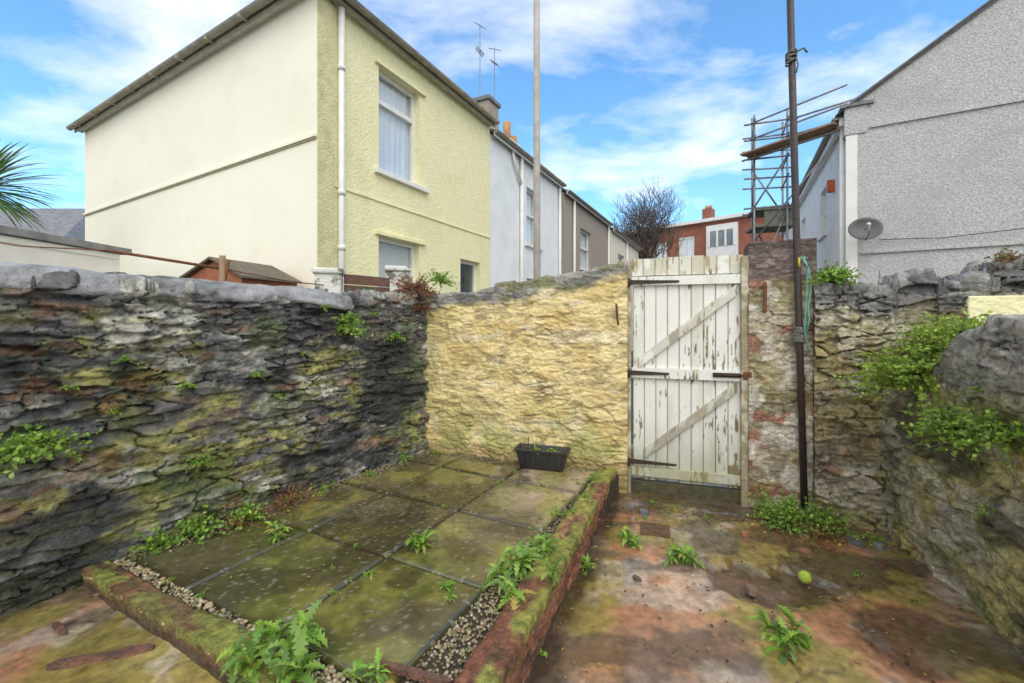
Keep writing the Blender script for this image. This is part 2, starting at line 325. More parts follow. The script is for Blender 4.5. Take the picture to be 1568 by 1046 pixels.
stone_wall('rubble_boundary_wall',(Gr[0]+.40,Gr[1]-.165),(5.2,1.95),nb,lerp_f([0,.3,.8,1.3,3.4],[1.80,1.72,1.76,1.86,1.9]),-.05,.32,.0085,(.25,.07),.06,col_right,29,lump=.03,jag=.10,grain=.009,fill=(.58,.75),cell2=(.13,.04))
stone_wall('low_garden_wall',(R[0]-.02,R[1]+.1),(R[0]-.327*3.2,R[1]-.945*3.2),(-.945,.327),lerp_f([0,.55,.8,1.0,4],[1.0,1.03,1.38,1.47,1.5]),-.05,.42,.0085,(.24,.085),.038,col_rwall,37,lump=.045,jag=.06,grain=.010,fill=(.48,.68),cell2=(.13,.05))
t_=np.array((.85,-.37));t_=t_/np.linalg.norm(t_)
F_br=((2.75,3.05),tuple(t_),nb)
fbox('cream_render_band',F_br,.36,2.4,.0,.075,1.30,1.66,cream_front,None,.01)
# ------------------------------------------------------------------ kerbs and terrace
def col_kerb(s,z,v,T,i1,i2,pr,dt):
    c=mixc((.24,.095,.055),(.36,.16,.095),i1); c=mixc(c,(.06,.045,.03),sm(.44,.58,fbm(s*4,v*12,121))*.8)
    g=np.maximum(T,sm(.08,.0,dt))*sm(.32,.52,fbm(s*5,v*14,123)); c=mixc(c,mixc((.14,.22,.035),(.42,.40,.09),fbm(s*16,v*16,125)),g*.9)
    c=mixc(c,(.04,.03,.02),(1-sm(0,.4,pr))*.5)
    return c*(.5+1.0*fbm(s*36,v*36,127))[...,None]
T1=(-2.26,2.23); E=(.932,3.763); Fc=(-.202,1.189)
stone_wall('brick_kerb',(Fc[0]-.04,Fc[1]-.09),(E[0]+.02,E[1]+.05),(.915,-.403),lambda s:0*s+.20,-.03,.13,.008,(.23,.11),.012,col_kerb,43,lump=.014,warp=.01,p=8.,grain=.009,jag=.012)
def col_kerb2(s,z,v,T,i1,i2,pr,dt):
    c=col_kerb(s,z,v,T,i1*.3,i2,np.maximum(pr,.8),dt); c=mixc(c,(.17,.15,.06),.6*sm(.35,.55,fbm(s*3,v*3,131))); return mixc(c,(.07,.055,.035),sm(.02,.08,dt)*.75)
stone_wall('concrete_kerb',(T1[0]-.16,T1[1]+.08),(Fc[0]+.02,Fc[1]-.01),(-.4515,-.892),lambda s:0*s+.195,-.03,.10,.008,(.9,.3),.004,col_kerb2,47,lump=.016,warp=.01,p=8.,grain=.008,jag=.01)
terr=[(-2.27,2.33),(-.95,4.46),(.98,3.80),(-.24,1.30)]
v=[(x,y,-.02) for x,y in terr]+[(x,y,.158) for x,y in terr]
mk('terrace_bed',v,[(3,2,1,0),(4,5,6,7),(0,1,5,4),(1,2,6,5),(2,3,7,6),(3,0,4,7)],soil)
O=(-2.166,2.37); ta=(.892,-.4515); tb=(.483,.876)
pav=empty('paving_slabs')
for i in range(-1,3):
    for j in range(0,5):
        w=.642;dp=.66; n=54
        a=np.linspace(.005,w-.005,n); b=np.linspace(.005,dp-.005,n); aa,bb=np.meshgrid(a,b)
        if i==-1 and j==0: continue
        sx=random.uniform(-.006,.006)
        X=O[0]+ta[0]*(i*w+aa)+tb[0]*(j*dp+bb+sx); Y=O[1]+ta[1]*(i*w+aa)+tb[1]*(j*dp+bb+sx)
        ed=np.minimum(np.minimum(aa-.005,w-.005-aa),np.minimum(bb-.005,dp-.005-bb))+.008*(fbm(X*14,Y*14,211)-.5)
        tilt=random.uniform(-.008,.008)
        Z=.182+tilt*(aa/w-.5)+.003*(fbm(X*6,Y*6,201)-.5)-.014*sm(.012,0,ed)
        k=fbm(X*2.2,Y*2.2,203); wet=sm(.32,.48,fbm(X*1.5+3,Y*1.5,205))
        c=mixc((.080,.068,.032),(.155,.132,.068),fbm(X*9,Y*9,207)); c=mixc(c,(.44,.34,.25),np.clip(sm(.25,.95,X*.62+Y*.33-.48+1.2*(k-.5)),0,1)*.9)
        c=mixc(c,(.085,.105,.018),sm(.48,.61,k)*.65); c=mixc(c,(.25,.235,.05),sm(.54,.69,fbm(X*3+4,Y*3,213))*.6); c=mixc(c,(.04,.035,.015),sm(.035,.0,ed+.05*(k-.5))*.8)
        c=mixc(c,(.05,.042,.02),sm(.52,.64,fbm(X*3.7,Y*3.7+3,215))*.7)
        c=mixc(c,(.34,.32,.24),(fbm(X*60,Y*60,209)>.72)*.5)
        c=c*(.85+random.uniform(0,.35))
        col=np.concatenate([c,(.38-.31*wet)[...,None]],-1).reshape(-1,4)
        V=np.stack([X,Y,Z],-1).reshape(-1,3).tolist(); idx=np.arange(n*n).reshape(n,n)
        q=np.stack([idx[:-1,:-1],idx[:-1,1:],idx[1:,1:],idx[1:,:-1]],-1).reshape(-1,4).tolist()
        base=len(V); ring=idx[0,:].tolist()+idx[1:,-1].tolist()+idx[-1,-2::-1].tolist()+idx[-2:0:-1,0].tolist()
        V2=V+[(V[r][0],V[r][1],.14) for r in ring]; q+=[(ring[k2],base+k2,base+(k2+1)%len(ring),ring[(k2+1)%len(ring)]) for k2 in range(len(ring))]
        col=np.concatenate([col,np.tile([[.05,.045,.02,.9]],(len(ring),1))])
        mk('paving_slab_part',V2,q,M_SLAB,pav,True,col)
# pebbles
a=Acc(); t=(1+5**.5)/2
iv=[(-1,t,0),(1,t,0),(-1,-t,0),(1,-t,0),(0,-1,t),(0,1,t),(0,-1,-t),(0,1,-t),(t,0,-1),(t,0,1),(-t,0,-1),(-t,0,1)]
iv=[tuple(c/1.9 for c in p) for p in iv]
jf=[(0,11,5),(0,5,1),(0,1,7),(0,7,10),(0,10,11),(1,5,9),(5,11,4),(11,10,2),(10,7,6),(7,1,8),(3,9,4),(3,4,2),(3,2,6),(3,6,8),(3,8,9),(4,9,5),(2,4,11),(6,2,10),(8,6,7),(9,8,1)]
def pebble(x,y,z,r,dk=1):
    c=random.choice([(.42,.36,.22),(.28,.25,.15),(.52,.46,.33),(.15,.13,.09),(.38,.27,.15),(.24,.23,.09)])
    r1=random.uniform(.8,1.4);an=random.uniform(0,6.28);ca,sa=math.cos(an),math.sin(an)
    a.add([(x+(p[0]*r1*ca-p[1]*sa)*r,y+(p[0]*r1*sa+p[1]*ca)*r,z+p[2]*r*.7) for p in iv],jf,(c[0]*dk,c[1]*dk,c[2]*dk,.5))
for k in range(2400):
    s=random.uniform(-.05,2.25); d=random.uniform(.0,.17); x=T1[0]+ta[0]*s+.4515*d; y=T1[1]+ta[1]*s+.892*d
    pebble(x,y,.166+random.uniform(0,.010),random.uniform(.005,.012))
for k in range(2600):
    s=random.random()**.8*2.75; d=random.uniform(.11,.34)
    x=E[0]-.403*s-.915*d; y=E[1]-.915*s+.403*d
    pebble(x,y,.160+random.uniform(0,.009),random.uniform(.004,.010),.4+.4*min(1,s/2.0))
for k in range(1100):
    s=random.uniform(0,2.3); d=abs(random.gauss(0,.07))+.02
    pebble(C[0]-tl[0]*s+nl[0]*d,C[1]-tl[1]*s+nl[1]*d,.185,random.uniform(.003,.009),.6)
for k in range(500):
    s=random.uniform(0,1.9); d=abs(random.gauss(0,.05))+.03
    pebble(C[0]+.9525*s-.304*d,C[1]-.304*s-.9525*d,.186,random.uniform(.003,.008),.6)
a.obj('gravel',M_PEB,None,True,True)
# ------------------------------------------------------------------ ground
x=np.arange(-3.6,4.6,.0135); y=np.arange(.2,5.2,.0135); X,Y=np.meshgrid(x,y)
brk=sm(.95,1.35,X+.35*(fbm(X*1.5,Y*1.5,301)-.5)*2)
wx=X+.25*fbm(X*3,Y*3,303)+.05*fbm(X*14,Y*14,304); wy=Y+.25*fbm(X*3,Y*3,305)+.05*fbm(X*14,Y*14,306)
F1,F2,I1,I2=voro(wx,wy,.62,.5,7.,2.)
ckm=(1-sm(.0,.035,F2-F1))*sm(.40,.50,fbm(X*2.2,Y*2.2,308))
wetm=sm(.40,.52,fbm(X*1.7+5,Y*1.7,341)+.05*sm(1.2,.6,X)); dryd=1-.85*wetm
Z=.005*(fbm(X*5,Y*5,307)-.5)+brk*(.022*(fbm(X*2.5,Y*2.5,302)-.5)+.014*(I2-.5)-.014*ckm)+.006*(fbm(X*22,Y*22,309)-.5)*dryd
crk=(1-sm(0,.008,np.abs(fbm(X*1.1+7,Y*1.1,311)-.5)))*(1-brk); Z-=.006*crk
pit=sm(.33,.2,np.hypot((X-1.42)/1.2,(Y-2.42)/.75)+.35*(fbm(X*6,Y*6,313)-.5)); Z-=.035*pit
Z+=.105*sm(-.2,-1.5,X)*sm(2.6,2.3,Y)
c=mixc((.34,.205,.135),(.46,.32,.23),fbm(X*2.6,Y*2.6,321)); k=fbm(X*1.4+8,Y*1.4,323)
c=mixc(c,(.32,.28,.24),sm(.48,.63,k)*.7)
c=mixc(c,mixc((.50,.20,.09),(.56,.30,.16),fbm(X*3,Y*3,324)),sm(.45,.58,fbm(X*2+3,Y*2,325)+.07*brk)*.85)
gm=sm(.50,.62,fbm(X*2.4+1,Y*2.4,327)+.05*brk+.07*sm(1.5,2.6,X)); c=mixc(c,mixc((.19,.18,.035),(.42,.36,.09),fbm(X*10,Y*10,329)),gm*.8)
c=mixc(c,(.58,.50,.40),sm(.58,.68,fbm(X*3.5,Y*3.5,331)+.15*(fbm(X*18,Y*18,332)-.5))*.55)
dk=sm(.54,.64,fbm(X*2.1+9,Y*3.1,333)+.12*(fbm(X*14,Y*14,334)-.5)); c=mixc(c,(.085,.06,.045),dk*.7)
c=mixc(c,(.05,.04,.025),np.clip(ckm*brk*.7+crk*.7,0,1)*.8); c=mixc(c,(.10,.06,.04),pit*.85)
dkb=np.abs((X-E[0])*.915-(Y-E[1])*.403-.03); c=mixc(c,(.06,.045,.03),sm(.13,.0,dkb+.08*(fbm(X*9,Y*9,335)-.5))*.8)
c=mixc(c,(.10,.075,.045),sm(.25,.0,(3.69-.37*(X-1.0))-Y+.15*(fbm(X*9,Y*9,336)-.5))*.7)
c=c*(.55+.9*fbm(X*34,Y*34,337))[...,None]*(.95-.27*wetm)[...,None]
ro=.48-.40*wetm
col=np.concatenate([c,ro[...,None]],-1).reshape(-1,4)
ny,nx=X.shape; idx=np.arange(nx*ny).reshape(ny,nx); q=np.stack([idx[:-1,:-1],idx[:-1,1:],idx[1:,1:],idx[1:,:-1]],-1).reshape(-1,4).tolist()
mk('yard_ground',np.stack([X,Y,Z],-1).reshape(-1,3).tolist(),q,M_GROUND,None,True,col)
gm_=mat('distant_ground',(.12,.12,.07),(.09,.09,.08),.95,.4)
mk('ground',[(-250,-100,-.08),(250,-100,-.08),(250,400,-.08),(-250,400,-.08)],[(0,1,2,3)],gm_)
tar=mat('lane_tarmac',(.06,.06,.062),(.045,.045,.045),.9,3,.3,80)
mk('lane',[(-.2,4.9,-.05),(5.4,2.6,-.05),(13,24,-.05),(8.6,26,-.05)],[(0,1,2,3)],tar)
# ------------------------------------------------------------------ weeds
def leafdan(A,b,az,el,l,w,col,lob=True,droop=1.3):
    n=13 if lob else 8; p=Vector(b); d=Vector((math.cos(az)*math.cos(el),math.sin(az)*math.cos(el),math.sin(el)))
    side=Vector((-math.sin(az),math.cos(az),0)); vs=[];fs=[]; tw=random.uniform(-.4,.4)
    for i in range(n+1):
        t=i/n; ww=w*(math.sin(math.pi*min(1,.05+t*.95)**1.15)**.8)*(random.uniform(.85,1.25) if (not lob or i%2) else .34)
        if i==n: ww=.001
        if i==0: ww=.003
        up=Vector((0,0,1))*ww*.35; sd=(side+Vector((0,0,tw*t))).normalized()
        sh=d*(-.45*ww if lob and i%2 else 0)
        vs+=[p-sd*ww+up+sh,p,p+sd*ww*random.uniform(.85,1.1)+up+sh]
        e2=el-droop*t*1.2; d=Vector((math.cos(az)*math.cos(e2),math.sin(az)*math.cos(e2),math.sin(e2)))
        p=p+d*(l/n)
    for i in range(n): fs+=[(3*i,3*i+1,3*i+4,3*i+3),(3*i+1,3*i+2,3*i+5,3*i+4)]
    A.add(vs,fs,col)
def gcol(b=1,y=0):
    k=random.random(); r=(.18+.25*k+y)*b; g=(.38+.24*k)*b; return (r,g,.04+.07*k,.45)
def rosette(name,loc,r,n=22,h=.5,b=1,sub=3):
    A=Acc(); n=int(n*1.25); sub=sub+2
    for s in range(sub):
        ox=random.gauss(0,r*.42) if s else 0; oy=random.gauss(0,r*.42) if s else 0
        for i in range(n):
            az=random.uniform(0,6.28); el=random.uniform(.15,1.3)*(.6+h); l=r*random.uniform(.25,.75)
            hh=random.uniform(0,.6)*r*h
            if random.random()<.05: cc=(.45,.36,.08,.6)
            else: cc=gcol(b*random.uniform(.5,1.15))
            leafdan(A,(loc[0]+ox,loc[1]+oy,loc[2]+hh),az,min(el,1.4),l,l*random.uniform(.13,.22),cc,True,random.uniform(.7,1.8))
    return A.obj(name,M_LEAF,None,True,True)
def bushy(name,loc,r,n=60,leaf=.022,b=1,up=1.,y=0,dirv=None,flat=.8,dry=0):
    A=Acc()
    for i in range(n):
        az=random.uniform(0,6.28); el=random.uniform(-.25,1.4)*up
        d=Vector((math.cos(az)*math.cos(el),math.sin(az)*math.cos(el),math.sin(el)*flat))
        if dirv: d=(d+Vector(dirv)*.6)
        l=r*random.uniform(.45,1.15); bend=Vector((random.gauss(0,.2),random.gauss(0,.2),-random.uniform(.0,.6)))
        p0=Vector(loc); pts=[]
        for k in range(6):
            t=k/5; pts.append(p0+d*l*t+bend*l*t*t*.6)
        sc=(.24,.30,.06,.6) if random.random()>dry else (.33,.14,.08,.7)
        A.tube(pts,[.0022*(1-.6*k/5) for k in range(6)],3,sc)
        for k in range(int(5+10*l/.2)):
            t=random.uniform(.2,1); p=p0+d*l*t+bend*l*t*t*.6
            u=Vector((random.gauss(0,1),random.gauss(0,1),random.gauss(0.3,.6))).normalized(); w=u.cross(Vector((random.gauss(0,1),random.gauss(0,1),random.gauss(0,1)))).normalized()
            s=leaf*random.uniform(.4,1.1)
            cc=gcol(b*random.uniform(.5,1.2),y) if random.random()>dry else (.36*random.uniform(.4,1),.15*random.uniform(.5,1),.07,.7)
            A.add([p,p+u*s*.3+w*s*.30,p+u*s*.65+w*s*.33,p+u*s*1.1,p+u*s*.6-w*s*.35,p+u*s*.3-w*s*.28],[(0,1,2,3),(0,3,4,5)],cc)
    return A.obj(name,M_LEAF,None,False,True)
Zt=.185
for l,r,n,h,sb in [((-1.436,2.6),.12,12,.4,2),((-.55,2.49),.14,10,.5,3),((.03,2.2),.18,13,.8,4),((-.02,2.02),.16,11,.6,3),((.12,2.38),.13,10,.7,2),((-.315,2.07),.08,9,.3,2),
    ((-.84,1.62),.2,14,.9,4),((-1.0,1.57),.17,12,.7,3),((-.50,1.58),.10,10,.5,2),((.30,2.9),.06,8,.4,2),((-.72,2.18),.045,8,.2,2),((.55,3.4),.04,8,.3,2),((-.95,2.25),.03,6,.2,1)]:
    rosette('sow_thistle_weed',(l[0],l[1],Zt),r,n,h,1,sb)
for l,r,n,h,sb in [((.81,2.83),.12,11,.6,3),((1.04,2.64),.15,12,.5,3),((.45,2.53),.10,10,.8,2),((1.27,1.93),.16,13,.7,3),((.13,1.93),.05,8,.6,2),((1.0,3.2),.05,8,.3,2),((2.05,2.5),.05,8,.3,2)]:
    rosette('sow_thistle_weed',(l[0],l[1],0),r,n,h,1,sb)
for l,r,n,lf in [((2.0,3.12,.02),.32,150,.024),((2.22,3.05,.02),.26,110,.022),((-1.93,2.6,Zt),.2,70,.026),((-1.72,2.78,Zt),.16,50,.026),((-2.05,2.45,Zt),.15,50,.026),((-1.03,4.0,Zt),.13,50,.02),((-1.45,3.3,Zt),.09,30,.016),((-.72,4.15,Zt),.08,25,.014),((.42,3.75,Zt),.09,25,.014),((-1.2,3.6,Zt),.08,28,.014),((.66,3.45,Zt),.09,35,.012),((.52,3.1,Zt),.09,35,.012),((.40,2.85,Zt),.09,35,.012),((2.45,2.85,.02),.09,25,.014),((1.45,3.2,.0),.06,15,.012),((.72,3.6,Zt),.07,25,.011),((.2,2.55,Zt),.06,25,.011),((1.15,3.45,0),.05,15,.011)]:
    bushy('nettle_weed',l,r,n,lf)
for k in range(24):
    s=random.uniform(0.1,1.9); d=random.uniform(.12,.30); bushy('moss_tuft',(E[0]-.403*s-.915*d,E[1]-.915*s+.403*d,.165),random.uniform(.03,.06),22,.010)
for k in range(22):
    i=random.randint(0,2); j=random.randint(0,3); f=random.random()
    if k%2: x_=O[0]+ta[0]*i*.642+tb[0]*(j+f)*.66; y_=O[1]+ta[1]*i*.642+tb[1]*(j+f)*.66
    else: x_=O[0]+ta[0]*(i+f)*.642+tb[0]*j*.66; y_=O[1]+ta[1]*(i+f)*.642+tb[1]*j*.66
    bushy('moss_tuft',(x_,y_,.175),random.uniform(.02,.045),14,.009)
bushy('dry_weed',(-1.60,3.0,Zt),.24,80,.018,1,.8,.1,dry=.75)
bushy('dry_weed',(-1.75,2.75,Zt),.2,60,.018,1,.7,.1,dry=.6)
bushy('dry_weed',(2.1,2.95,.02),.22,50,.016,1,.5,.1,dry=.7)
for l,r,n,lf in [((-1.37,3.5,1.42),.15,80,.024),((-1.38,3.48,1.5),.12,40,.024),((-1.11,3.9,1.34),.10,45,.018),((-2.37,2.08,.88),.22,120,.024),((-2.17,2.36,1.28),.06,25,.014),((-2.0,2.6,1.1),.07,25,.014),((-1.78,2.93,1.12),.07,25,.015),((-1.96,2.65,.62),.10,35,.018),((-1.5,3.33,1.6),.06,20,.014),((-1.70,3.05,.95),.05,20,.013),((-2.2,2.33,1.0),.05,18,.013),((-2.3,2.2,1.15),.05,18,.012),((-1.25,3.72,1.55),.05,20,.013),((-1.6,3.2,1.25),.04,14,.012)]:
    bushy('wall_weed',(l[0]+.03,l[1]-.02,l[2]),r,n,lf,1,.9,0,(.5,-.35,-.15))
bushy('wall_top_weed',(-.74,4.40,1.90),.18,80,.024)
bushy('dead_wall_shrub',(-.96,4.22,1.76),.27,260,.02,.8,.9,0,(-.05,-.3,.1),dry=.95)
bushy('dead_wall_shrub',(-.90,4.18,1.62),.16,110,.018,.8,.9,0,(.0,-.3,-.3),dry=.93)
bushy('wall_top_weed',(2.42,3.2,1.80),.20,130,.024)
bushy('garden_bush',(2.64,2.70,1.12),.38,380,.028,1.05,.8,.05,(-.35,-.25,0))
bushy('garden_bush',(2.80,2.72,1.30),.32,240,.028,1.05,.9,.05,(-.1,-.2,.1))
bushy('garden_bush',(2.66,2.45,1.40),.20,140,.024,1.05,.9,.05,(-.3,-.2,.0))
bushy('garden_bush',(2.45,2.26,.90),.28,300,.025,1,.8,.02,(-.25,-.1,-.1))
bushy('garden_bush',(2.38,2.02,.95),.24,200,.025,1,.8,.02,(-.25,-.1,-.1))
bushy('garden_bush',(2.44,2.1,1.18),.16,100,.022,1,.8,.02,(-.25,-.1,-.3))
bushy('wall_weed',(2.42,2.1,.55),.12,50,.018,1,.8,.02,(-.4,0,-.1))
bushy('wall_weed',(2.55,2.45,.5),.07,30,.014,1,.8,.02,(-.4,0,-.1))
bushy('dry_wall_top_weed',(3.33,2.85,1.88),.17,50,.02,.8,1,.1,dry=.7)
A=Acc()
for k in range(1300):
    z=.012
    r_=random.random()
    if r_<.5: x=random.uniform(.2,2.5); y=random.uniform(1.5,3.4)
    elif r_<.7: x=random.uniform(1.1,2.6); y=3.55-.43*(x-.9)-abs(random.gauss(0,.12))
    else: x=random.uniform(-2.2,.7); y=random.uniform(2.0,3.9); z=.195
    if z<.1 and x< .932-.403/.915*(3.763-y)+.03: continue
    s=random.uniform(.003,.015); an=random.uniform(0,6.28); c=random.choice([(.22,.09,.04),(.12,.06,.03),(.34,.2,.07),(.42,.33,.08),(.06,.05,.04),(.30,.27,.22)])
    ca,sa=math.cos(an)*s,math.sin(an)*s
    A.add([(x-ca,y-sa,z),(x-sa*.5,y+ca*.5,z+s*.3),(x+ca,y+sa,z+s*.1),(x+sa*.5,y-ca*.5,z+s*.35)],[(0,1,2,3)],(*c,.6))
A.obj('leaf_litter',M_LEAF,None,False,True)
A=Acc()
for (x,y,sx,sy,sz,c) in [(1.02,3.28,.07,.06,.02,(.14,.15,.16)),(1.55,3.06,.09,.04,.02,(.4,.3,.22)),(2.3,2.86,.12,.07,.015,(.13,.14,.16)),(2.42,2.80,.06,.05,.02,(.2,.21,.22)),(2.25,2.6,.10,.05,.015,(.12,.06,.04)),(1.33,2.35,.07,.05,.008,(.2,.13,.10)),(2.0,2.9,.06,.05,.02,(.22,.12,.08)),(1.62,2.95,.05,.04,.02,(.36,.14,.08)),(1.9,2.75,.06,.03,.012,(.3,.14,.09)),(.72,2.45,.05,.03,.01,(.12,.08,.06))]:
    an=random.uniform(0,3); n=7; top=[];bot=[]
    for k in range(n):
        t=2*math.pi*k/n; r=random.uniform(.75,1.15); px=math.cos(t)*sx/1.6*r;py=math.sin(t)*sy/1.6*r
        X_=x+px*math.cos(an)-py*math.sin(an);Y_=y+px*math.sin(an)+py*math.cos(an)
        bot.append((X_,Y_,-.01)); top.append((x+(X_-x)*.85,y+(Y_-y)*.85,sz*random.uniform(.7,1.1)+.008))
    A.add(bot+top,[tuple(range(n,2*n))]+[(k,(k+1)%n,n+(k+1)%n,n+k) for k in range(n)],(*c,.6))
A.obj('slate_fragments',M_PEB,None,False,True)
# drain plate
dp=empty('drain_cover'); mdp=mat('rusty_drain',(.16,.09,.05),(.09,.05,.03),.6,20,.4,80)
fbox('plate',((1.02,3.03),(.955,-.297),(-.297,-.955)),-.1,.1,-.09,.09,.000,.010,mdp,dp,.004)
for k in range(5): fbox('rib',((1.02,3.03),(.955,-.297),(-.297,-.955)),-.085+.038*k,-.07+.038*k,-.08,.08,.010,.014,mdp,dp)
def plank(name,p,q,w,h,seed):
    st=mat(name+'_wood',(.22,.10,.065),(.09,.055,.04),.6,14,.6,60)
    d=Vector(q)-Vector(p); L=d.length; d.normalize(); s=Vector((-d.y,d.x,0)); v=[];f=[];K=14
    random.seed(seed)
    for i in range(K+1):
        c=Vector(p)+d*L*i/K; jw=w*random.uniform(.75,1.1) if i not in(0,K) else w*.4
        for a,b in((-1,0),(1,0),(.9,1),(-.9,1)): v.append(c+s*a*jw/2+Vector((0,0,b*h*random.uniform(.8,1.1))))
    for i in range(K):
        for k in range(4): f.append((4*i+k,4*i+(k+1)%4,4*i+4+(k+1)%4,4*i+4+k))
    f+=[(3,2,1,0),(4*K,4*K+1,4*K+2,4*K+3)]
    mk(name,v,f,st)
plank('timber_offcut',(-1.86,1.70,.10),(-1.52,1.80,.10),.045,.022,3)
plank('timber_offcut',(-.52,1.61,.19),(-.22,1.52,.19),.03,.022,4)
plank('timber_offcut',(-2.1,1.95,.10),(-1.98,1.88,.10),.03,.012,5)
random.seed(99)
# ball
bm=Acc(); nn=20; vs=[]
for i in range(nn+1):
    th=math.pi*i/nn
    for j in range(2*nn):
        ph=math.pi*j/nn; g=.033 if abs(math.sin(2*ph)*.5*math.sin(th)-math.cos(th))>.07 else .0318
        vs.append((1.67+g*math.sin(th)*math.cos(ph),2.42+g*math.sin(th)*math.sin(ph),.035+g*math.cos(th)))
w=2*nn
bm.add(vs,[(i*w+j,(i+1)*w+j,(i+1)*w+(j+1)%w,i*w+(j+1)%w) for i in range(nn) for j in range(w)])
bm.obj('tennis_ball',mat('ball_felt',(.42,.54,.06),(.30,.42,.05),.9,60,.4,200),None,True)
# planter trough
pl=empty('planter_trough'); pc=(.27,3.77); pt_=(.955,-.297); pn=(-.297,-.955)
def ring(hw,hd,z): return [fr(pc,pt_,pn,u,d,z) for u,d in((-hw,-hd),(hw,-hd),(hw,hd),(-hw,hd))]
v=ring(.19,.055,.19)+ring(.225,.078,.34)+ring(.24,.09,.34)+ring(.24,.09,.365)+ring(.222,.074,.365)+ring(.2,.06,.33)
f=[(3,2,1,0)]+[(4*r+k,4*r+(k+1)%4,4*r+4+(k+1)%4,4*r+4+k) for r in range(5) for k in range(4)]
o=mk('trough_shell',v,f,blackpl,pl); b=o.modifiers.new('b','BEVEL'); b.width=.006; b.segments=2
v=ring(.2,.06,.335); mk('compost',v,[(0,1,2,3)],soil,pl)
for k in range(7):
    u=-.165+.055*k; o_=fbox('rib',(pc,pt_,pn),u-.006,u+.006,.066,.080,.22,.335,blackpl,pl)
A=Acc(); A.tube([fr(pc,pt_,pn,-.13,0,.33),fr(pc,pt_,pn,-.13,0,.45)],.006,6,(.2,.13,.08,.8))
for k in range(26):
    u=random.uniform(-.18,.18); leafdan(A,fr(pc,pt_,pn,u,random.uniform(-.04,.05),.335),random.uniform(0,6.28),random.uniform(.3,1.2),.07,.010,gcol(.8))
o=A.obj('seedlings',M_LEAF,pl,True,True)
# ------------------------------------------------------------------ gate
g=empty('wooden_gate')
tg=np.array([Gr[0]-G[0],Gr[1]-G[1]]); GW=float(np.linalg.norm(tg)); tg=tg/GW; ng=(tg[1],-tg[0]); Fg=(G,tuple(tg),ng)
def woodbox(name,F,u0,u1,d0,d1,z0,z1,peel,seed,skew=None,base=None,bm_=.75):
    O_,t_,n_=F; nu=max(3,int((u1-u0)/.006)); nz=max(3,int((z1-z0)/.010))
    us=np.linspace(u0,u1,nu); zs=np.linspace(z0,z1,nz); U,Zz=np.meshgrid(us,zs)
    edge=np.minimum(np.minimum(U-u0,u1-U),.02)
    D=d1-.004*sm(.006,0,edge)+.0012*(fbm(U*60,Zz*6,seed)-.5)
    ZZ=Zz+(skew(U) if skew else 0)
    c=mixc((.76,.77,.72),(.82,.82,.79),fbm(U*6,Zz*2,seed+1))
    c=mixc(c,(.62,.60,.48),sm(.50,.75,fbm(U*9,Zz*1.5,seed+2))*.6)
    pe=sm(.71-peel,.74-peel,fbm(U*70,Zz*8,seed+3)*.55+fbm(U*8,Zz*5,seed+4)*.45)
    c=mixc(c,mixc((.26,.20,.13),(.15,.12,.08),fbm(U*90,Zz*8,seed+5)),pe)
    c=mixc(c,(.24,.24,.11),sm(.75,.10,Zz+.25*(fbm(U*12,Zz*4,seed+6)-.5))*.55)
    c=mixc(c,(.10,.09,.06),sm(.005,0,edge)*.5)
    if base is not None: c=mixc(c,base,bm_*sm(.35,.5,fbm(U*12,Zz*9,seed+8)))
    col=np.concatenate([c,np.full(c.shape[:2]+(1,),.6)],-1).reshape(-1,4)
    P_=np.stack([O_[0]+t_[0]*U+n_[0]*D,O_[1]+t_[1]*U+n_[1]*D,ZZ],-1).reshape(-1,3)
    Bk=np.stack([O_[0]+t_[0]*U+n_[0]*d0,O_[1]+t_[1]*U+n_[1]*d0,ZZ],-1).reshape(-1,3)
    idx=np.arange(nu*nz).reshape(nz,nu); q=np.stack([idx[:-1,:-1],idx[:-1,1:],idx[1:,1:],idx[1:,:-1]],-1).reshape(-1,4)
    N_=nu*nz; rg=idx[0,:].tolist()+idx[1:,-1].tolist()+idx[-1,-2::-1].tolist()+idx[-2:0:-1,0].tolist()
    qs=q.tolist()+(q[:,::-1]+N_).tolist()+[(rg[k],rg[k]+N_,rg[(k+1)%len(rg)]+N_,rg[(k+1)%len(rg)]) for k in range(len(rg))]
    return mk(name,np.concatenate([P_,Bk]).tolist(),qs,M_WOODV,g,False,np.concatenate([col,col]))
nbd=9; u0=.045; bw=(GW-.09)/nbd
for k in range(nbd):
    woodbox('board',Fg,u0+k*bw+.001,u0+(k+1)*bw-.001,-.075,-.052+random.uniform(-.003,.003),.12+random.uniform(-.01,.012),1.86,.06+.05*(k==8)+.03*(k==0),500+k*7)
for k in range(9):
    bb=(GW-.06)/9; woodbox('head_board',Fg,.03+k*bb+.001,.03+(k+1)*bb-.001,-.075,-.04,1.885,2.03+.012*random.random(),.10,600+k*7,base=(.50,.46,.30),bm_=.6)
woodbox('top_rail',Fg,.03,GW-.05,-.05,-.018,1.80,1.875,.05,701)
woodbox('mid_rail',Fg,.03,GW-.05,-.05,-.022,1.0,1.085,.05,702)
woodbox('bottom_rail',Fg,.03,GW-.05,-.05,-.022,.15,.225,.09,703,base=(.35,.33,.12),bm_=.4)
sk=lambda a,b:(lambda U:a+(U-.1)/(GW-.2)*b)
woodbox('upper_brace',Fg,.09,GW-.08,-.05,-.02,1.09,1.18,.10,704,sk(0,.60),base=(.50,.47,.38),bm_=.6)
woodbox('lower_brace',Fg,.14,GW-.08,-.05,-.02,.27,.35,.13,705,sk(0,.62),base=(.36,.33,.25),bm_=.8)
fbox('gap_board',Fg,.03,GW-.02,-.10,-.04,-.02,.10,mat('dark_gap_timber',(.06,.055,.035),(.10,.09,.04),.8,20,.5,60),g,.005)  # dark board stands in for the dark gap under the gate
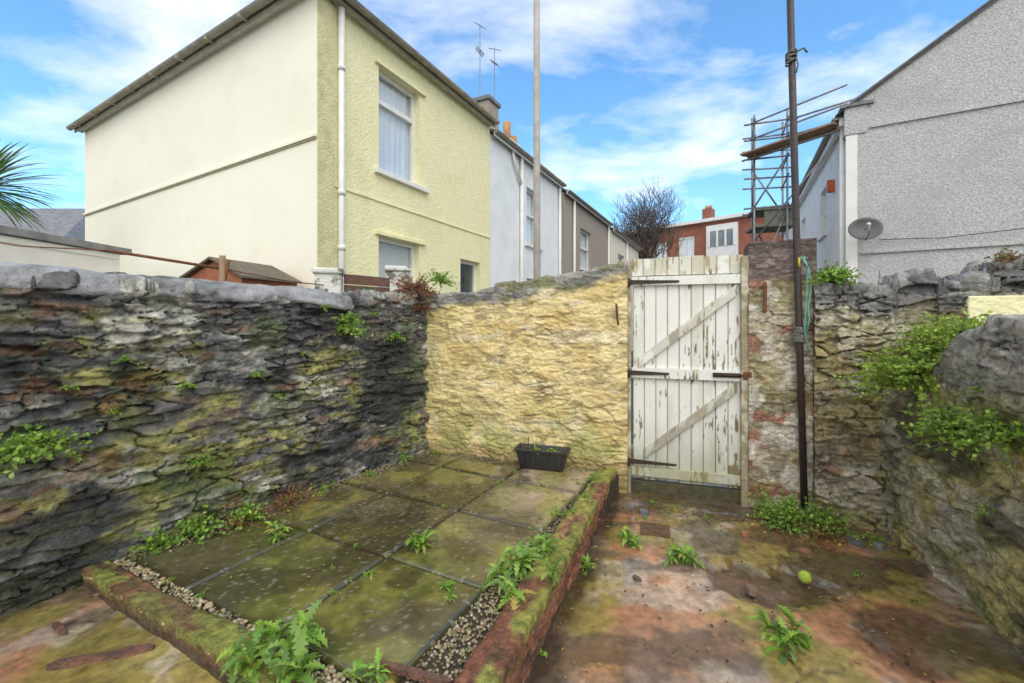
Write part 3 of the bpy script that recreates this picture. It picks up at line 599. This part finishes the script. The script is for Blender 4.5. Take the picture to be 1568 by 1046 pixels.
postm=mat('gate_post_wood',(.40,.34,.22),(.28,.24,.16),.85,14,.5,60,c3=(.6,.57,.45),s3=6,t3=(.5,.6))
fbox('right_post',Fg,GW-.05,GW+.005,-.09,.0,-.02,2.02,postm,g,.006)
fbox('left_post',Fg,-.02,.028,-.09,-.01,-.02,2.02,postm,g,.006)
for z,s in((1.825,.42),(1.04,.34),(.27,.40)):
    zz=z+.0; v=[fr(*Fg,.0,-.008,zz-.018),fr(*Fg,s,-.008,zz-.006),fr(*Fg,s,-.008,zz+.010),fr(*Fg,.0,-.008,zz+.024)]; v+=[fr(*Fg,0,-.016,zz-.018),fr(*Fg,s,-.016,zz-.006),fr(*Fg,s,-.016,zz+.010),fr(*Fg,.0,-.016,zz+.024)]
    mk('strap_hinge',v,[(0,1,2,3),(7,6,5,4),(0,4,5,1),(1,5,6,2),(2,6,7,3),(3,7,4,0)],iron,g)
    tubeo('hinge_pin',[fr(*Fg,.01,.0,zz-.035),fr(*Fg,.01,.0,zz+.035)],.011,iron,g)
fbox('latch_plate',Fg,GW-.26,GW-.02,-.018,-.008,1.03,1.065,iron,g); tubeo('latch_bolt',[fr(*Fg,GW-.24,-.0,1.048),fr(*Fg,GW-.0,-.0,1.048)],.008,iron,g); fbox('latch_keep',Fg,GW-.04,GW+.02,.0,.012,1.02,1.08,rust,g)
tubeo('iron_bracket',[(.92,3.70,1.60),(.90,3.665,1.64),(.91,3.66,1.50),(.92,3.67,1.46)],.009,rust,None)
fbox('iron_wall_tie',((2.0,3.36),(.917,-.4),nb),-.012,.012,.0,.03,1.56,1.80,rust,None,.004)
# ------------------------------------------------------------------ poles
cp=empty('clothes_line_post')
tubeo('post',[(2.235,3.24,-.02),(2.19,3.24,1.5),(2.15,3.235,2.8),(2.10,3.23,4.6)],.0245,darkpole,cp,14)
def knot(p,r,m,par,n=5):
    A=Acc()
    for k in range(n):
        pts=[]; ax=random.uniform(-.5,.5); ph=random.uniform(0,6)
        for i in range(17):
            t=2*math.pi*i/16; pts.append((p[0]+math.cos(t)*r,p[1]+math.sin(t)*r,p[2]+(k-n/2)*.011+ax*r*math.sin(t+ph)))
        A.tube(pts,.006,6)
    A.obj('rope_knot',m,par,True)
knot((2.125,3.232,3.50),.034,rope_g,cp,7); tubeo('rope_end',[(2.14,3.2,3.52),(2.19,3.19,3.545),(2.22,3.19,3.51)],.007,rope_g,cp); tubeo('rope_tail',[(2.14,3.195,3.48),(2.15,3.19,3.42),(2.135,3.19,3.36)],.006,rope_g,cp)
knot((2.192,3.24,1.40),.032,rope_g,cp,9); knot((2.19,3.24,1.36),.036,rope_g,cp,4)
tubeo('rope_strand',[(2.20,3.205,1.98),(2.235,3.19,1.86),(2.245,3.19,1.72),(2.225,3.19,1.60),(2.235,3.19,1.50),(2.215,3.20,1.40)],.006,rope_m,cp,6)
tubeo('rope_strand_2',[(2.18,3.205,1.98),(2.225,3.19,1.90),(2.215,3.19,1.70),(2.205,3.20,1.42),(2.23,3.19,1.25)],.005,rope_m,cp,6)
tubeo('yellow_cord',[(2.165,3.2,1.97),(2.16,3.195,1.93),(2.165,3.195,1.90)],.008,mat('yellow_cord',(.6,.5,.05),None,.8),cp,6)
tubeo('utility_pole',[(.42,7,-.1),(.41,7,3),(.405,7,9)],[.062,.058,.05],greypole,None,16)
# ------------------------------------------------------------------ terrace houses left
H=(-2.54,5.53); f_=(.4635,.8861); nf=(.8861,-.4635); g_=(-.8658,.5003); ns=(-.5003,-.8658)
Ff=(H,f_,nf); Fs=(H,g_,ns)
h1=empty('cream_house')
ops=[(1.085,2.03,3.80,5.40),(1.085,2.03,1.35,2.80),(3.27,4.0,1.6,2.72)]
facade('front_wall',Ff,0,4.415,-.1,5.80,ops,cream_front,h1)
for o_ in ops[:1]: window(Ff,o_,h1,.11,.30)
window(Ff,ops[1],h1,.11,0,curt=True,sill=False); window(Ff,ops[2],h1,.11,0,curt=False,sill=False)
fbox('small_window_sill',Ff,3.2,4.1,0,.05,1.55,1.598,cream_front,h1)
mk('side_wall',[fr(*Fs,u,0,z) for u,z in((0,-.1),(8.34,-.1),(8.34,5.8),(0,5.8))],[(3,2,1,0)],cream_side,h1)
P1=fr(*Fs,8.34,0,0); P2=(P1[0]+f_[0]*4.4,P1[1]+f_[1]*4.4); P3=fr(*Ff,4.415,0,0)
mk('rear_walls',[(P1[0],P1[1],-.1),(P2[0],P2[1],-.1),(P3[0],P3[1],-.1),(P1[0],P1[1],5.8),(P2[0],P2[1],5.8),(P3[0],P3[1],5.8)],[(0,1,4,3),(1,2,5,4)],cream2,h1)
fbox('quoin_strip',Ff,.0,.26,.0,.018,-.1,5.78,quoin,h1)
drk=mat('joint_shadow_paint',(.46,.42,.24),(.36,.33,.2),.9,8)
for (a0,a1) in((.262,4.41),): fbox('string_course',Ff,a0,a1,.001,.02,3.31,3.335,cream_front,h1)
fbox('string_course_side',Fs,.0,8.33,.001,.035,3.89,3.93,cream_side,h1)
fbox('string_shadow_side',Fs,.0,8.32,.001,.020,3.865,3.888,drk,h1)  # darker strip painted as the shadow line under the string course
for (o_,) in ((ops[0],),(ops[1],)): fbox('hood_mould',Ff,o_[0]-.08,o_[1]+.13,.001,.05,o_[3]+.002,o_[3]+.05,cream_front,h1)
dpF=.33
tubeo('drainpipe',[fr(*Ff,dpF,.07,-.1),fr(*Ff,dpF,.07,5.75)],.042,whitepaint,h1,14)
for z in(1.6,2.45,3.2,4.9): tubeo('pipe_collar',[fr(*Ff,dpF,.07,z),fr(*Ff,dpF,.07,z+.07)],.053,whitepaint,h1,14)
ovh=.16
q0=(H[0]-f_[0]*ovh-g_[0]*ovh,H[1]-f_[1]*ovh-g_[1]*ovh); q1=(P3[0]-g_[0]*ovh+f_[0]*.02,P3[1]-g_[1]*ovh+f_[1]*.02)
q2=(P2[0]+g_[0]*ovh,P2[1]+g_[1]*ovh); q3=(P1[0]-f_[0]*ovh+g_[0]*ovh,P1[1]-f_[1]*ovh+g_[1]*ovh)
rA=(H[0]+f_[0]*2.2+g_[0]*2.5,H[1]+f_[1]*2.2+g_[1]*2.5); rB=(H[0]+f_[0]*2.2+g_[0]*6,H[1]+f_[1]*2.2+g_[1]*6)
v=[(*q0,5.87),(*q1,5.87),(*q2,5.87),(*q3,5.87),(*rA,7.0),(*rB,7.0)]
mk('hip_roof',v,[(0,1,4),(1,2,5,4),(2,3,5),(3,0,4,5),(3,2,1,0)],slate,h1)
fbox('fascia_front',Ff,-.14,4.42,.12,.14,5.76,5.865,gutter,h1); fbox('soffit_front',Ff,-.13,4.41,.0,.119,5.80,5.82,gutter_w,h1)
fbox('fascia_side',Fs,-.12,8.48,.12,.14,5.76,5.865,gutter,h1); fbox('soffit_side',Fs,-.11,8.47,.0,.119,5.80,5.82,gutter_w,h1)
def gut(name,p,q,r,m,par):
    A=Acc(); p=Vector(p);q=Vector(q); d=(q-p).normalized(); s=d.cross(Vector((0,0,1))); vs=[];K=8
    for P_ in(p,q):
        for k in range(K+1):
            t=math.pi*k/K; vs.append(P_+s*math.cos(t)*r-Vector((0,0,1))*math.sin(t)*r)
    A.add(vs,[(k,k+1,K+2+k,K+1+k) for k in range(K)]+[tuple(range(K+1)),tuple(range(2*K+1,K,-1))]); return A.obj(name,m,par,True)
gut('gutter_front',fr(*Ff,-.2,.2,5.86),fr(*Ff,4.42,.2,5.86),.06,gutter,h1)
gut('gutter_side',fr(*Fs,-.2,.2,5.86),fr(*Fs,8.55,.2,5.86),.06,gutter,h1)
for k in range(9): fbox('gutter_bracket',Fs,.4+k*.95,.44+k*.95,.135,.265,5.78,5.83,gutter,h1)
fbox('side_chimney',(fr(*Fs,2.4,-1.6,0)[:2],g_,ns),-.4,.4,-.25,.25,6.2,7.75,cream2,h1,.01)
def terrace(name,u0,u1,ze,wm,wins,trim,depth=6.5,pipe=None,step=0.0):
    e=empty(name); F=((H[0]+nf[0]*step,H[1]+nf[1]*step),f_,nf)
    facade('front_wall',F,u0,u1,-.1,ze,wins,wm,e)
    for w_ in wins: window(F,w_,e,.10,.45,curt=True)
    O_,t_,n_=F
    v=[fr(O_,t_,n_,u,d,z) for u,d in((u0+.005,0),(u0+.005,-depth),(u1-.005,-depth),(u1-.005,0)) for z in(-.1,ze)]
    mk('other_walls',v,[(0,1,3,2),(2,3,5,4),(4,5,7,6)],wm,e)
    v=[fr(O_,t_,n_,u0-.0,.15,ze+.04),fr(O_,t_,n_,u1,.15,ze+.04),fr(O_,t_,n_,u1,-depth/2,ze+1.5),fr(O_,t_,n_,u0,-depth/2,ze+1.5),fr(O_,t_,n_,u1,-depth-.15,ze+.04),fr(O_,t_,n_,u0,-depth-.15,ze+.04)]
    mk('slate_roof',v,[(0,1,2,3),(3,2,4,5),(0,3,5),(1,4,2),(0,5,4,1)],slate,e)
    fbox('fascia',F,u0,u1,.10,.12,ze-.08,ze+.035,trim,e); gut('gutter',fr(*F,u0,.17,ze+.03),fr(*F,u1,.17,ze+.03),.055,gutter,e)
    if pipe:
        for p_ in pipe: tubeo('drainpipe',[fr(*F,p_,.06,-.1),fr(*F,p_,.06,ze-.05)],.045,whitepaint,e)
    return e,F
h2_,F2_=terrace('pale_blue_house',4.42,8.74,5.66,blue_wall,[(6.3,7.05,3.5,5.0),(6.3,7.05,1.3,2.6)],whitepaint,pipe=[5.9,8.55])
tubeo('branch_pipe',[fr(*F2_,5.9,.06,4.9),fr(*F2_,5.5,.06,5.35),fr(*F2_,5.4,.06,5.6)],.035,whitepaint,h2_)
h3,F3=terrace('brown_pebbledash_house',8.75,14.1,5.50,brown_peb,[(10.4,11.6,3.3,4.7),(10.4,11.6,1.2,2.4)],whitepaint,pipe=[9.6,13.9],step=.1)
h4,F4=terrace('cream_terraced_house',14.11,20.0,5.32,cream2,[(15.4,16.6,3.3,4.5)],whitepaint,pipe=[16.9],step=.2)
fbox('chimney_stack',((-.65,10.6),f_,nf),-.25,.25,-.22,.22,5.7,6.85,brown_peb,h2_,.01); fbox('chimney_cap',((-.65,10.6),f_,nf),-.3,.3,-.27,.27,6.851,6.95,slate,h2_,.01)
fbox('chimney_stack_2',((-.12,12.6),f_,nf),-.3,.3,-.25,.25,5.7,6.75,cream2,h2_,.01)
tubeo('chimney_pot',[(-.15,12.5,6.75),(-.15,12.5,7.0),(-.15,12.5,7.3)],[.14,.11,.12],pot,h2_,14)
tubeo('chimney_pot_2',[(.05,12.75,6.75),(.05,12.75,7.0)],[.11,.1],pot,h2_,14)
ae=empty('tv_aerial')
def aerial(x,y,z0,z1,els,L=.6):
    A=Acc(); A.tube([(x,y,z0),(x,y,z1)],.012,6)
    for z,ln,an in els:
        ca,sa=math.cos(an),math.sin(an); A.tube([(x-ca*ln/2,y-sa*ln/2,z),(x+ca*ln/2,y+sa*ln/2,z)],.009,5)
        for k in range(8):
            t=-.5+k/7; cx,cy=x+ca*ln*t,y+sa*ln*t; A.tube([(cx+sa*.1,cy-ca*.1,z-.08),(cx-sa*.1,cy+ca*.1,z+.08)],.005,4)
    A.obj('mast',steel,ae)
aerial(-.80,10.6,6.9,8.9,[(8.85,.25,.8),(8.2,.15,2.0)]); aerial(-.45,10.9,6.6,8.5,[(8.45,.3,.3),(8.1,.15,1.2)])
# ------------------------------------------------------------------ right house
K=(7.45,9.38); gr=(.8658,-.5003); ngv=(-.5003,-.8658); nlane=(-.8861,.4635)
h5=empty('grey_pebbledash_house'); Fgab=(K,gr,ngv); Fl=(K,f_,nlane)
def gz(u): return 6.20+.675*u if u<4.5 else 6.20+.675*(9-u)
vs=[(0,-.1),(9,-.1),(9,6.20),(4.5,gz(4.5)),(0,6.20)]
mk('gable_wall',[fr(*Fgab,u,0,z) for u,z in vs],[(0,1,2,3,4)],greypeb,h5)
fbox('string_course',Fgab,.35,9,.001,.04,5.66,5.70,greypeb,h5); fbox('lower_string_course',Fgab,.2,9,.001,.045,2.94,2.985,greypeb,h5)
D5=14.
a0=[fr(*Fgab,-.25,.1,6.05),fr(*Fgab,4.5,.1,9.27),fr(*Fgab,9.25,.1,6.05)]; b0=[(p[0]+f_[0]*D5,p[1]+f_[1]*D5,p[2]) for p in a0]
mk('slate_roof',a0+b0,[(0,3,4,1),(1,4,5,2)],slate,h5)
vm=mat('dark_verge',(.17,.17,.165),(.11,.11,.11),.8,10)
for (ua,za,ub,zb) in((-.02,6.17,4.5,9.20),(4.5,9.20,9.2,6.1)):
    v=[fr(*Fgab,ua,-.1,za),fr(*Fgab,ub,-.1,zb),fr(*Fgab,ub,.06,zb),fr(*Fgab,ua,.06,za)]; v+=[(p[0],p[1],p[2]+.10) for p in v]
    mk('verge_coping',v,[(3,2,1,0),(4,5,6,7),(0,1,5,4),(1,2,6,5),(2,3,7,6),(3,0,4,7)],vm,h5)
opl=[(2.6,3.5,3.9,5.2),(2.6,3.5,1.4,2.7),(6.5,7.5,3.9,5.2)]
facade('lane_wall',Fl,0,D5,-.1,6.05,opl,white_wall,h5)
for w_ in opl: window(Fl,w_,h5,.1,.5)
fbox('quoin_block',Fgab,-.09,.30,-.3,.03,5.58,6.18,greypeb,h5,.01); fbox('quoin_cap',Fgab,-.16,.42,-.35,.08,6.182,6.25,slate,h5)
fbox('white_eaves_board',Fl,.1,D5,.001,.16,5.86,6.04,whitepaint,h5); gut('gutter',fr(*Fl,D5,.23,6.04),fr(*Fl,.05,.23,6.04),.06,gutter,h5)
tubeo('drainpipe',[fr(*Fl,.25,.08,-.1),fr(*Fl,.25,.08,5.9)],.05,whitepaint,h5); fbox('corner_pilaster',Fgab,-.06,.14,-.02,.015,-.1,5.57,white_wall,h5)
fbox('orange_vent',Fl,1.5,1.62,.0,.15,4.75,5.05,mat('orange_plastic',(.6,.12,.05),None,.6),h5)
# dish
sd=empty('satellite_dish'); A=Acc(); dc=Vector((7.42,8.93,3.40)); ax=Vector((-.45,-.85,.25)).normalized(); ux=ax.cross(Vector((0,0,1))).normalized(); uy=ux.cross(ax); vs=[];fs=[]
for r in range(7):
    rr=.29*r/6
    for k in range(24):
        t=2*math.pi*k/24; vs.append(dc+ux*math.cos(t)*rr+uy*math.sin(t)*rr*.85+ax*(rr*rr*.8))
fs=[(r*24+k,r*24+(k+1)%24,(r+1)*24+(k+1)%24,(r+1)*24+k) for r in range(6) for k in range(24)]
A.add(vs,fs); o=A.obj('reflector',mat('grey_dish',(.10,.105,.11),(.07,.075,.08),.5,8),sd,True); md=o.modifiers.new('s','SOLIDIFY'); md.thickness=.012
tubeo('lnb_arm',[dc+uy*-.24,dc-uy*.22+ax*.3,dc+ax*.36-uy*.05],.012,steel,sd); tubeo('lnb_head',[dc+ax*.36-uy*.05,dc+ax*.28+uy*.0],.03,whitepaint,sd)
tubeo('bracket',[dc,dc-ax*.12,fr(*Fgab,.3,0,3.35)],.02,steel,sd)
tubeo('overhead_cable',[fr(*Fgab,.5,.05,3.22),fr(*Fgab,1.5,.08,3.16),fr(*Fgab,2.8,.10,3.24),fr(*Fgab,5,.10,3.5)],.008,blackpl,None,6)
# scaffolding
sc=empty('scaffolding'); A=Acc(); B=Acc()
posts=[(6.45,11.3),(7.2,11.1),(6.9,12.2),(7.65,12.0)]
for (x,y),zt in zip(posts,(6.95,7.0,7.3,7.1)): A.tube([(x,y,0),(x,y,zt)],.026,6)
prs=[(0,1),(2,3),(0,2),(1,3)]
for z in(3.4,4.5,5.25,5.8,6.3,6.75):
    for a_,b_ in prs:
        p=Vector((*posts[a_],z+random.uniform(-.03,.03)));q=Vector((*posts[b_],z)); d=(q-p).normalized()*.25; A.tube([p-d,q+d],.024,6)
for z0,z1 in((2.4,4.4),(4.5,5.8)): A.tube([(*posts[0],z0),(*posts[1],z1)],.024,6); A.tube([(*posts[2],z1),(*posts[3],z0)],.024,6); A.tube([(*posts[0],z1),(*posts[2],z0)],.024,6)
for z in(6.3,6.72): A.tube([(6.3,11.4,z),(7.5,9.5,z+.05)],.024,6); A.tube([(7.2,11.1,z),(8.2,9.9,z)],.024,6)
A.tube([(6.9,10.4,5.3),(6.9,10.4,6.85)],.024,6); A.tube([(6.2,11.45,5.78),(7.42,9.62,5.8)],.026,6); A.tube([(6.45,11.3,3.6),(7.5,9.7,5.7)],.024,6)
for k in range(3):
    o_=Vector((.16*k,.10*k,.02*(k%2)))
    p=Vector((6.12,11.3,5.86))+o_; q=Vector((7.30,9.55,5.9))+o_; d=(q-p).normalized(); s=Vector((-d.y,d.x,0))*.11
    v=[p-s,q-s,q+s,p+s]; v+=[x_+Vector((0,0,.04)) for x_ in v]; B.add(v,[(3,2,1,0),(4,5,6,7),(0,1,5,4),(1,2,6,5),(2,3,7,6),(3,0,4,7)])
A.obj('tubes',steel,sc,True); B.obj('platform_boards',board,sc)
A=Acc(); 
for z in(3.55,4.0,4.45): A.box((7.05,11.6,z),(1.0,.9,.06),-.25)
A.box((7.1,11.2,4.2),(.8,.04,.5),-.25)
A.obj('lower_platforms',mat('green_grey_boards',(.2,.22,.18),(.13,.14,.12),.9,10),sc)
# ------------------------------------------------------------------ brick flats
fl=empty('brick_apartment_block'); p=(9.6,33.5); q=(18.2,25.2); d=Vector((q[0]-p[0],q[1]-p[1])); Lf=d.length; d.normalize(); nfl=(d.y,-d.x)
Fx=(p,(d.x,d.y),nfl)
wins=[(1.6,2.7,6.0,7.3),(3.6,4.7,6.0,7.5),(1.6,2.7,2.6,4.2),(3.6,4.7,2.6,4.2)]
facade('brick_wall',Fx,-1.5,Lf,-.1,8.3,wins,brick,fl)
for w_ in wins: window(Fx,w_,fl,.05,.0,.12,curt=True,sill=True,mull=.5)
bx0,bx1=5.6,7.6
fbox('white_bay_panel',Fx,bx0,bx1,.02,.25,4.2,8.0,white_wall,fl)
bgl=mat('bay_window_glazing',(.22,.26,.30),(.14,.17,.2),.15,2)
for z in(6.5,4.5):
    fbox('bay_glazing',Fx,bx0+.2,bx1-.2,.2505,.262,z,z+1.1,bgl,fl)
    for k in range(4): uu=bx0+.2+(bx1-bx0-.4)*k/3; fbox('bay_mullion',Fx,uu-.06,uu+.06,.2525,.30,z,z+1.1,whitepaint,fl)
fbox('white_fascia',Fx,-1.7,Lf,-.3,.35,8.302,8.52,white_wall,fl)
v=[fr(*Fx,-1.7,.3,8.525),fr(*Fx,Lf,.3,8.525),fr(*Fx,Lf,-8,8.9),fr(*Fx,-1.7,-8,8.9),fr(*Fx,-1.7,-8,-.1),fr(*Fx,Lf,-8,-.1),fr(*Fx,-1.6,-.02,-.1),fr(*Fx,Lf,-.02,-.1)]
mk('roof_and_sides',v,[(0,1,2,3),(3,2,5,4),(0,3,4,6),(1,7,5,2)],felt,fl)
uc=5.4; fbox('chimney_stack',Fx,uc-.3,uc+.3,-1.2,-.4,8.4,9.4,brick,fl); tubeo('chimney_pot',[fr(*Fx,uc-.12,-.8,9.4),fr(*Fx,uc-.12,-.8,9.65)],.12,pot,fl); tubeo('chimney_pot_2',[fr(*Fx,uc+.14,-.8,9.4),fr(*Fx,uc+.14,-.8,9.65)],.12,pot,fl)
# ------------------------------------------------------------------ bare tree
random.seed(21)
A=Acc(); TC=Vector((7.6,24,6.5))
def br(p,d,l,r,lv):
    pts=[p]; dd=d.copy()
    for k in range(3):
        dd=(dd+Vector((random.gauss(0,.14),random.gauss(0,.14),.09))).normalized(); pts.append(pts[-1]+dd*l/3)
    A.tube(pts,[r,r*.87,r*.76,r*.62],6 if lv<2 else 3)
    off=pts[-1]-TC; ecc=(math.hypot(off.x,off.y)/2.15)**2+(off.z/2.9)**2
    if lv>=7 or (lv>1 and ecc>random.uniform(.75,1.25)): return
    n=3 if lv<6 else 2
    for k in range(n):
        az=2.09*k+random.uniform(-.6,.6); sp=random.uniform(.3,.75)
        side=dd.cross(Vector((math.cos(az),math.sin(az),.3))).normalized()
        nd=(dd*math.cos(sp)+side*math.sin(sp)).normalized()
        br(pts[random.choice([1,2,3,3])],nd,l*random.uniform(.72,.90),max(r*.6,.009),lv+1)
A.tube([(7.6,24,-.1),(7.58,24,2),(7.62,24,4.2)],[.22,.18,.13],8)
for k in range(6):
    az=1.05*k; br(Vector((7.62,24,3.5+.14*k)),Vector((math.cos(az)*.5,math.sin(az)*.5,1)).normalized(),1.4,.10,1)
A.obj('bare_tree',bark,None,True)
# ------------------------------------------------------------------ left neighbours
ga=empty('white_garage')
A=Acc(); A.box((-7.8,4.9,1.22),(3.4,3.4,2.6)); A.obj('walls',white_wall,ga)
A=Acc(); A.box((-7.8,4.9,2.57),(3.6,3.6,.09)); A.obj('roof_felt_edge',felt,ga)
A=Acc(); A.box((-6.085,4.9,2.47),(.03,3.3,.07)); A.obj('fascia_board',whitepaint,ga)
sl=empty('slate_roofed_house'); A=Acc(); A.box((-19.5,17.5,2.2),(6,4,4.6)); A.obj('walls',cream2,sl)
mk('roof',[(-22.6,15.4,4.5),(-16.3,15.4,4.5),(-16.3,19.6,4.5),(-22.6,19.6,4.5),(-21.6,17.5,6.1),(-17.3,17.5,6.1)],[(0,1,5,4),(1,2,5),(2,3,4,5),(3,0,4)],slate,sl)
tubeo('slate_house_vent',[(-15.2,15.6,3),(-15.2,15.6,5.0)],.05,steel,sl)
sh=empty('garden_shed'); shm=mat('shed_timber',(.38,.14,.07),(.28,.10,.05),.8,12); Fsh=((-3.44,4.9),(.95,-.3),(-.3,-.95))
mk('shed_walls',[fr(*Fsh,u,d,z) for d in(0,-.8) for u,z in((-.42,0),(.42,0),(.42,1.99),(0,2.18),(-.42,1.99))],[(0,1,2,3,4),(9,8,7,6,5),(0,5,6,1),(1,6,7,2),(0,4,9,5)],shm,sh)
rm=mat('shed_roof_felt',(.16,.13,.10),(.11,.10,.07),.9,10)
for sgn in(-1,1):
    v=[fr(*Fsh,u,d,z) for u,d,z in((0,.06,2.20),(sgn*.50,.06,1.97),(sgn*.50,-.8,1.97),(0,-.8,2.20))]; v+=[(a_[0],a_[1],a_[2]+.025) for a_ in v]
    mk('roof_slope',v,[(3,2,1,0),(4,5,6,7),(0,1,5,4),(1,2,6,5),(2,3,7,6),(3,0,4,7)],rm,sh)
wm_=mat('worn_white_masonry',(.72,.71,.68),(.6,.6,.55),.85,6,.6,40,c3=(.16,.16,.12),s3=7,t3=(.52,.6))
for nm,x,y,zt in(('white_gate_pier',-1.83,4.25,2.0),('white_gate_pier',-1.32,4.9,2.1)):
    e_=empty(nm); A=Acc(); A.box((x,y,zt/2-.04),(.24,.24,zt),.3); o=A.obj('shaft',wm_,e_); b=o.modifiers.new('b','BEVEL'); b.width=.02;b.segments=3
    A=Acc(); A.box((x,y,zt-.02),(.29,.29,.06),.3); o=A.obj('cap',wm_,e_); b=o.modifiers.new('b','BEVEL'); b.width=.02;b.segments=3
fe=empty('timber_fence'); fm=mat('brown_fence',(.17,.09,.06),(.10,.06,.045),.85,16)
Ffe=((-1.72,4.35),(.62,.78),(.78,-.62))
for k in range(5): fbox('fence_rail',Ffe,0,.66,0,.02,1.43+k*.11,1.53+k*.11,fm,fe)
rr=empty('rusty_rail')
tubeo('bar',[(-2.85,3.0,1.99),(-2.26,3.3,1.90)],.011,rust,rr); tubeo('wire_left',[(-4.2,3.2,2.14),(-3.6,3.1,2.04),(-2.85,3.0,1.99)],.005,rust,rr,5); tubeo('wire_right',[(-2.26,3.3,1.90),(-1.9,3.7,1.83),(-1.83,4.12,1.84)],.005,rust,rr,5)
tubeo('post_stub',[(-2.26,3.3,1.3),(-2.25,3.3,2.0)],.022,board,rr,8); tubeo('post_brace',[(-2.3,3.33,1.6),(-2.2,3.3,1.97)],.012,rust,rr,6)
# palm at left
A=Acc(); A.tube([(-9.15,7.2,-.1),(-9.1,7.2,2),(-9.05,7.2,3.7)],[.16,.13,.11],10,(.16,.12,.08,.9))
for i in range(170):
    az=random.uniform(0,6.28); el=random.uniform(-.5,1.35); l=random.uniform(.9,1.25); w_=.022
    leafdan(A,(-9.05,7.2,3.7),az,el,l,w_,(.11*random.uniform(.6,1.4),.19*random.uniform(.6,1.3),.06,.5),False,random.uniform(.2,.7))
A.obj('cordyline_palm',M_LEAF,None,True,True)
# ------------------------------------------------------------------ sky & sun
el=math.radians(48); sdv=Vector((.18,-.98,0)).normalized(); sun_dir=Vector((sdv.x*math.cos(el),sdv.y*math.cos(el),math.sin(el)))
W=bpy.data.worlds.new('World'); S.world=W; W.use_nodes=True; N=W.node_tree.nodes; L=W.node_tree.links
bg=N['Background']; sky=N.new('ShaderNodeTexSky'); sky.sky_type='NISHITA'; sky.sun_disc=False; sky.sun_elevation=el; sky.sun_rotation=math.atan2(sdv.x,sdv.y)
sky.air_density=1.0; sky.dust_density=1.0; sky.ozone_density=2.0
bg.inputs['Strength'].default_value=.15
tc=N.new('ShaderNodeTexCoord'); sep=N.new('ShaderNodeSeparateXYZ'); L.new(tc.outputs['Generated'],sep.inputs[0])
ad=N.new('ShaderNodeMath'); ad.operation='ADD'; ad.inputs[1].default_value=.22; L.new(sep.outputs['Z'],ad.inputs[0])
mxx=N.new('ShaderNodeMath'); mxx.operation='MAXIMUM'; mxx.inputs[1].default_value=.05; L.new(ad.outputs[0],mxx.inputs[0])
dx=N.new('ShaderNodeMath'); dx.operation='DIVIDE'; L.new(sep.outputs['X'],dx.inputs[0]); L.new(mxx.outputs[0],dx.inputs[1])
dy=N.new('ShaderNodeMath'); dy.operation='DIVIDE'; L.new(sep.outputs['Y'],dy.inputs[0]); L.new(mxx.outputs[0],dy.inputs[1])
cb=N.new('ShaderNodeCombineXYZ'); L.new(dx.outputs[0],cb.inputs[0]); L.new(dy.outputs[0],cb.inputs[1])
nz=N.new('ShaderNodeTexNoise'); nz.inputs['Scale'].default_value=1.5; nz.inputs['Detail'].default_value=10; nz.inputs['Roughness'].default_value=.58; nz.inputs['Distortion'].default_value=.25
mp=N.new('ShaderNodeMapping'); mp.inputs['Location'].default_value=(3.1,1.4,0); mp.inputs['Scale'].default_value=(1,1.3,1); L.new(cb.outputs[0],mp.inputs[0]); L.new(mp.outputs[0],nz.inputs['Vector'])
ov=N.new('ShaderNodeMapRange'); ov.inputs[1].default_value=.20; ov.inputs[2].default_value=-.30; ov.inputs[3].default_value=0; ov.inputs[4].default_value=.36; L.new(sep.outputs['Y'],ov.inputs[0])  # extra white cloud added behind the camera as soft fill light
# thicker overhead, thinner near the horizon
ovz=N.new('ShaderNodeMapRange'); ovz.inputs[1].default_value=.10; ovz.inputs[2].default_value=.60; ovz.inputs[3].default_value=-.05; ovz.inputs[4].default_value=.09; L.new(sep.outputs['Z'],ovz.inputs[0])
s0=N.new('ShaderNodeMath'); s0.operation='ADD'; L.new(nz.outputs['Fac'],s0.inputs[0]); L.new(ovz.outputs[0],s0.inputs[1])
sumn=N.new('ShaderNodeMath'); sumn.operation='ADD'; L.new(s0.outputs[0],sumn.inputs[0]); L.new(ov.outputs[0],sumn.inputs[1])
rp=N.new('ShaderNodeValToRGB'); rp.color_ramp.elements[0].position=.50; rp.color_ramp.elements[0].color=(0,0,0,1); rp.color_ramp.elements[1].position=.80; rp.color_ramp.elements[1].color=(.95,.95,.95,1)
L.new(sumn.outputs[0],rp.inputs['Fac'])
mul=N.new('ShaderNodeVectorMath'); mul.operation='MULTIPLY'; mul.inputs[1].default_value=(1.25,1.85,2.1); L.new(sky.outputs[0],mul.inputs[0])
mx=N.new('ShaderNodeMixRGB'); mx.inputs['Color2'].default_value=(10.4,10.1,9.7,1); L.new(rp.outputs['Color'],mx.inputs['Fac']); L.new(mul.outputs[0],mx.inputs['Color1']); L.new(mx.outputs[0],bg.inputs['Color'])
sl_=bpy.data.lights.new('sun','SUN'); sl_.energy=1.3; sl_.angle=math.radians(35); sl_.color=(1,.96,.88); so=bpy.data.objects.new('sun',sl_); COL.objects.link(so)
so.rotation_euler=(-sun_dir).to_track_quat('-Z','Y').to_euler()
# camera
cd=bpy.data.cameras.new('camera'); cd.sensor_width=36; cd.lens=650/1568*36; cd.shift_y=-.021; cd.clip_end=1000; cd.clip_start=.05
co=bpy.data.objects.new('camera',cd); COL.objects.link(co); co.location=(0,0,1.5); co.rotation_euler=(math.pi/2,0,0); S.camera=co
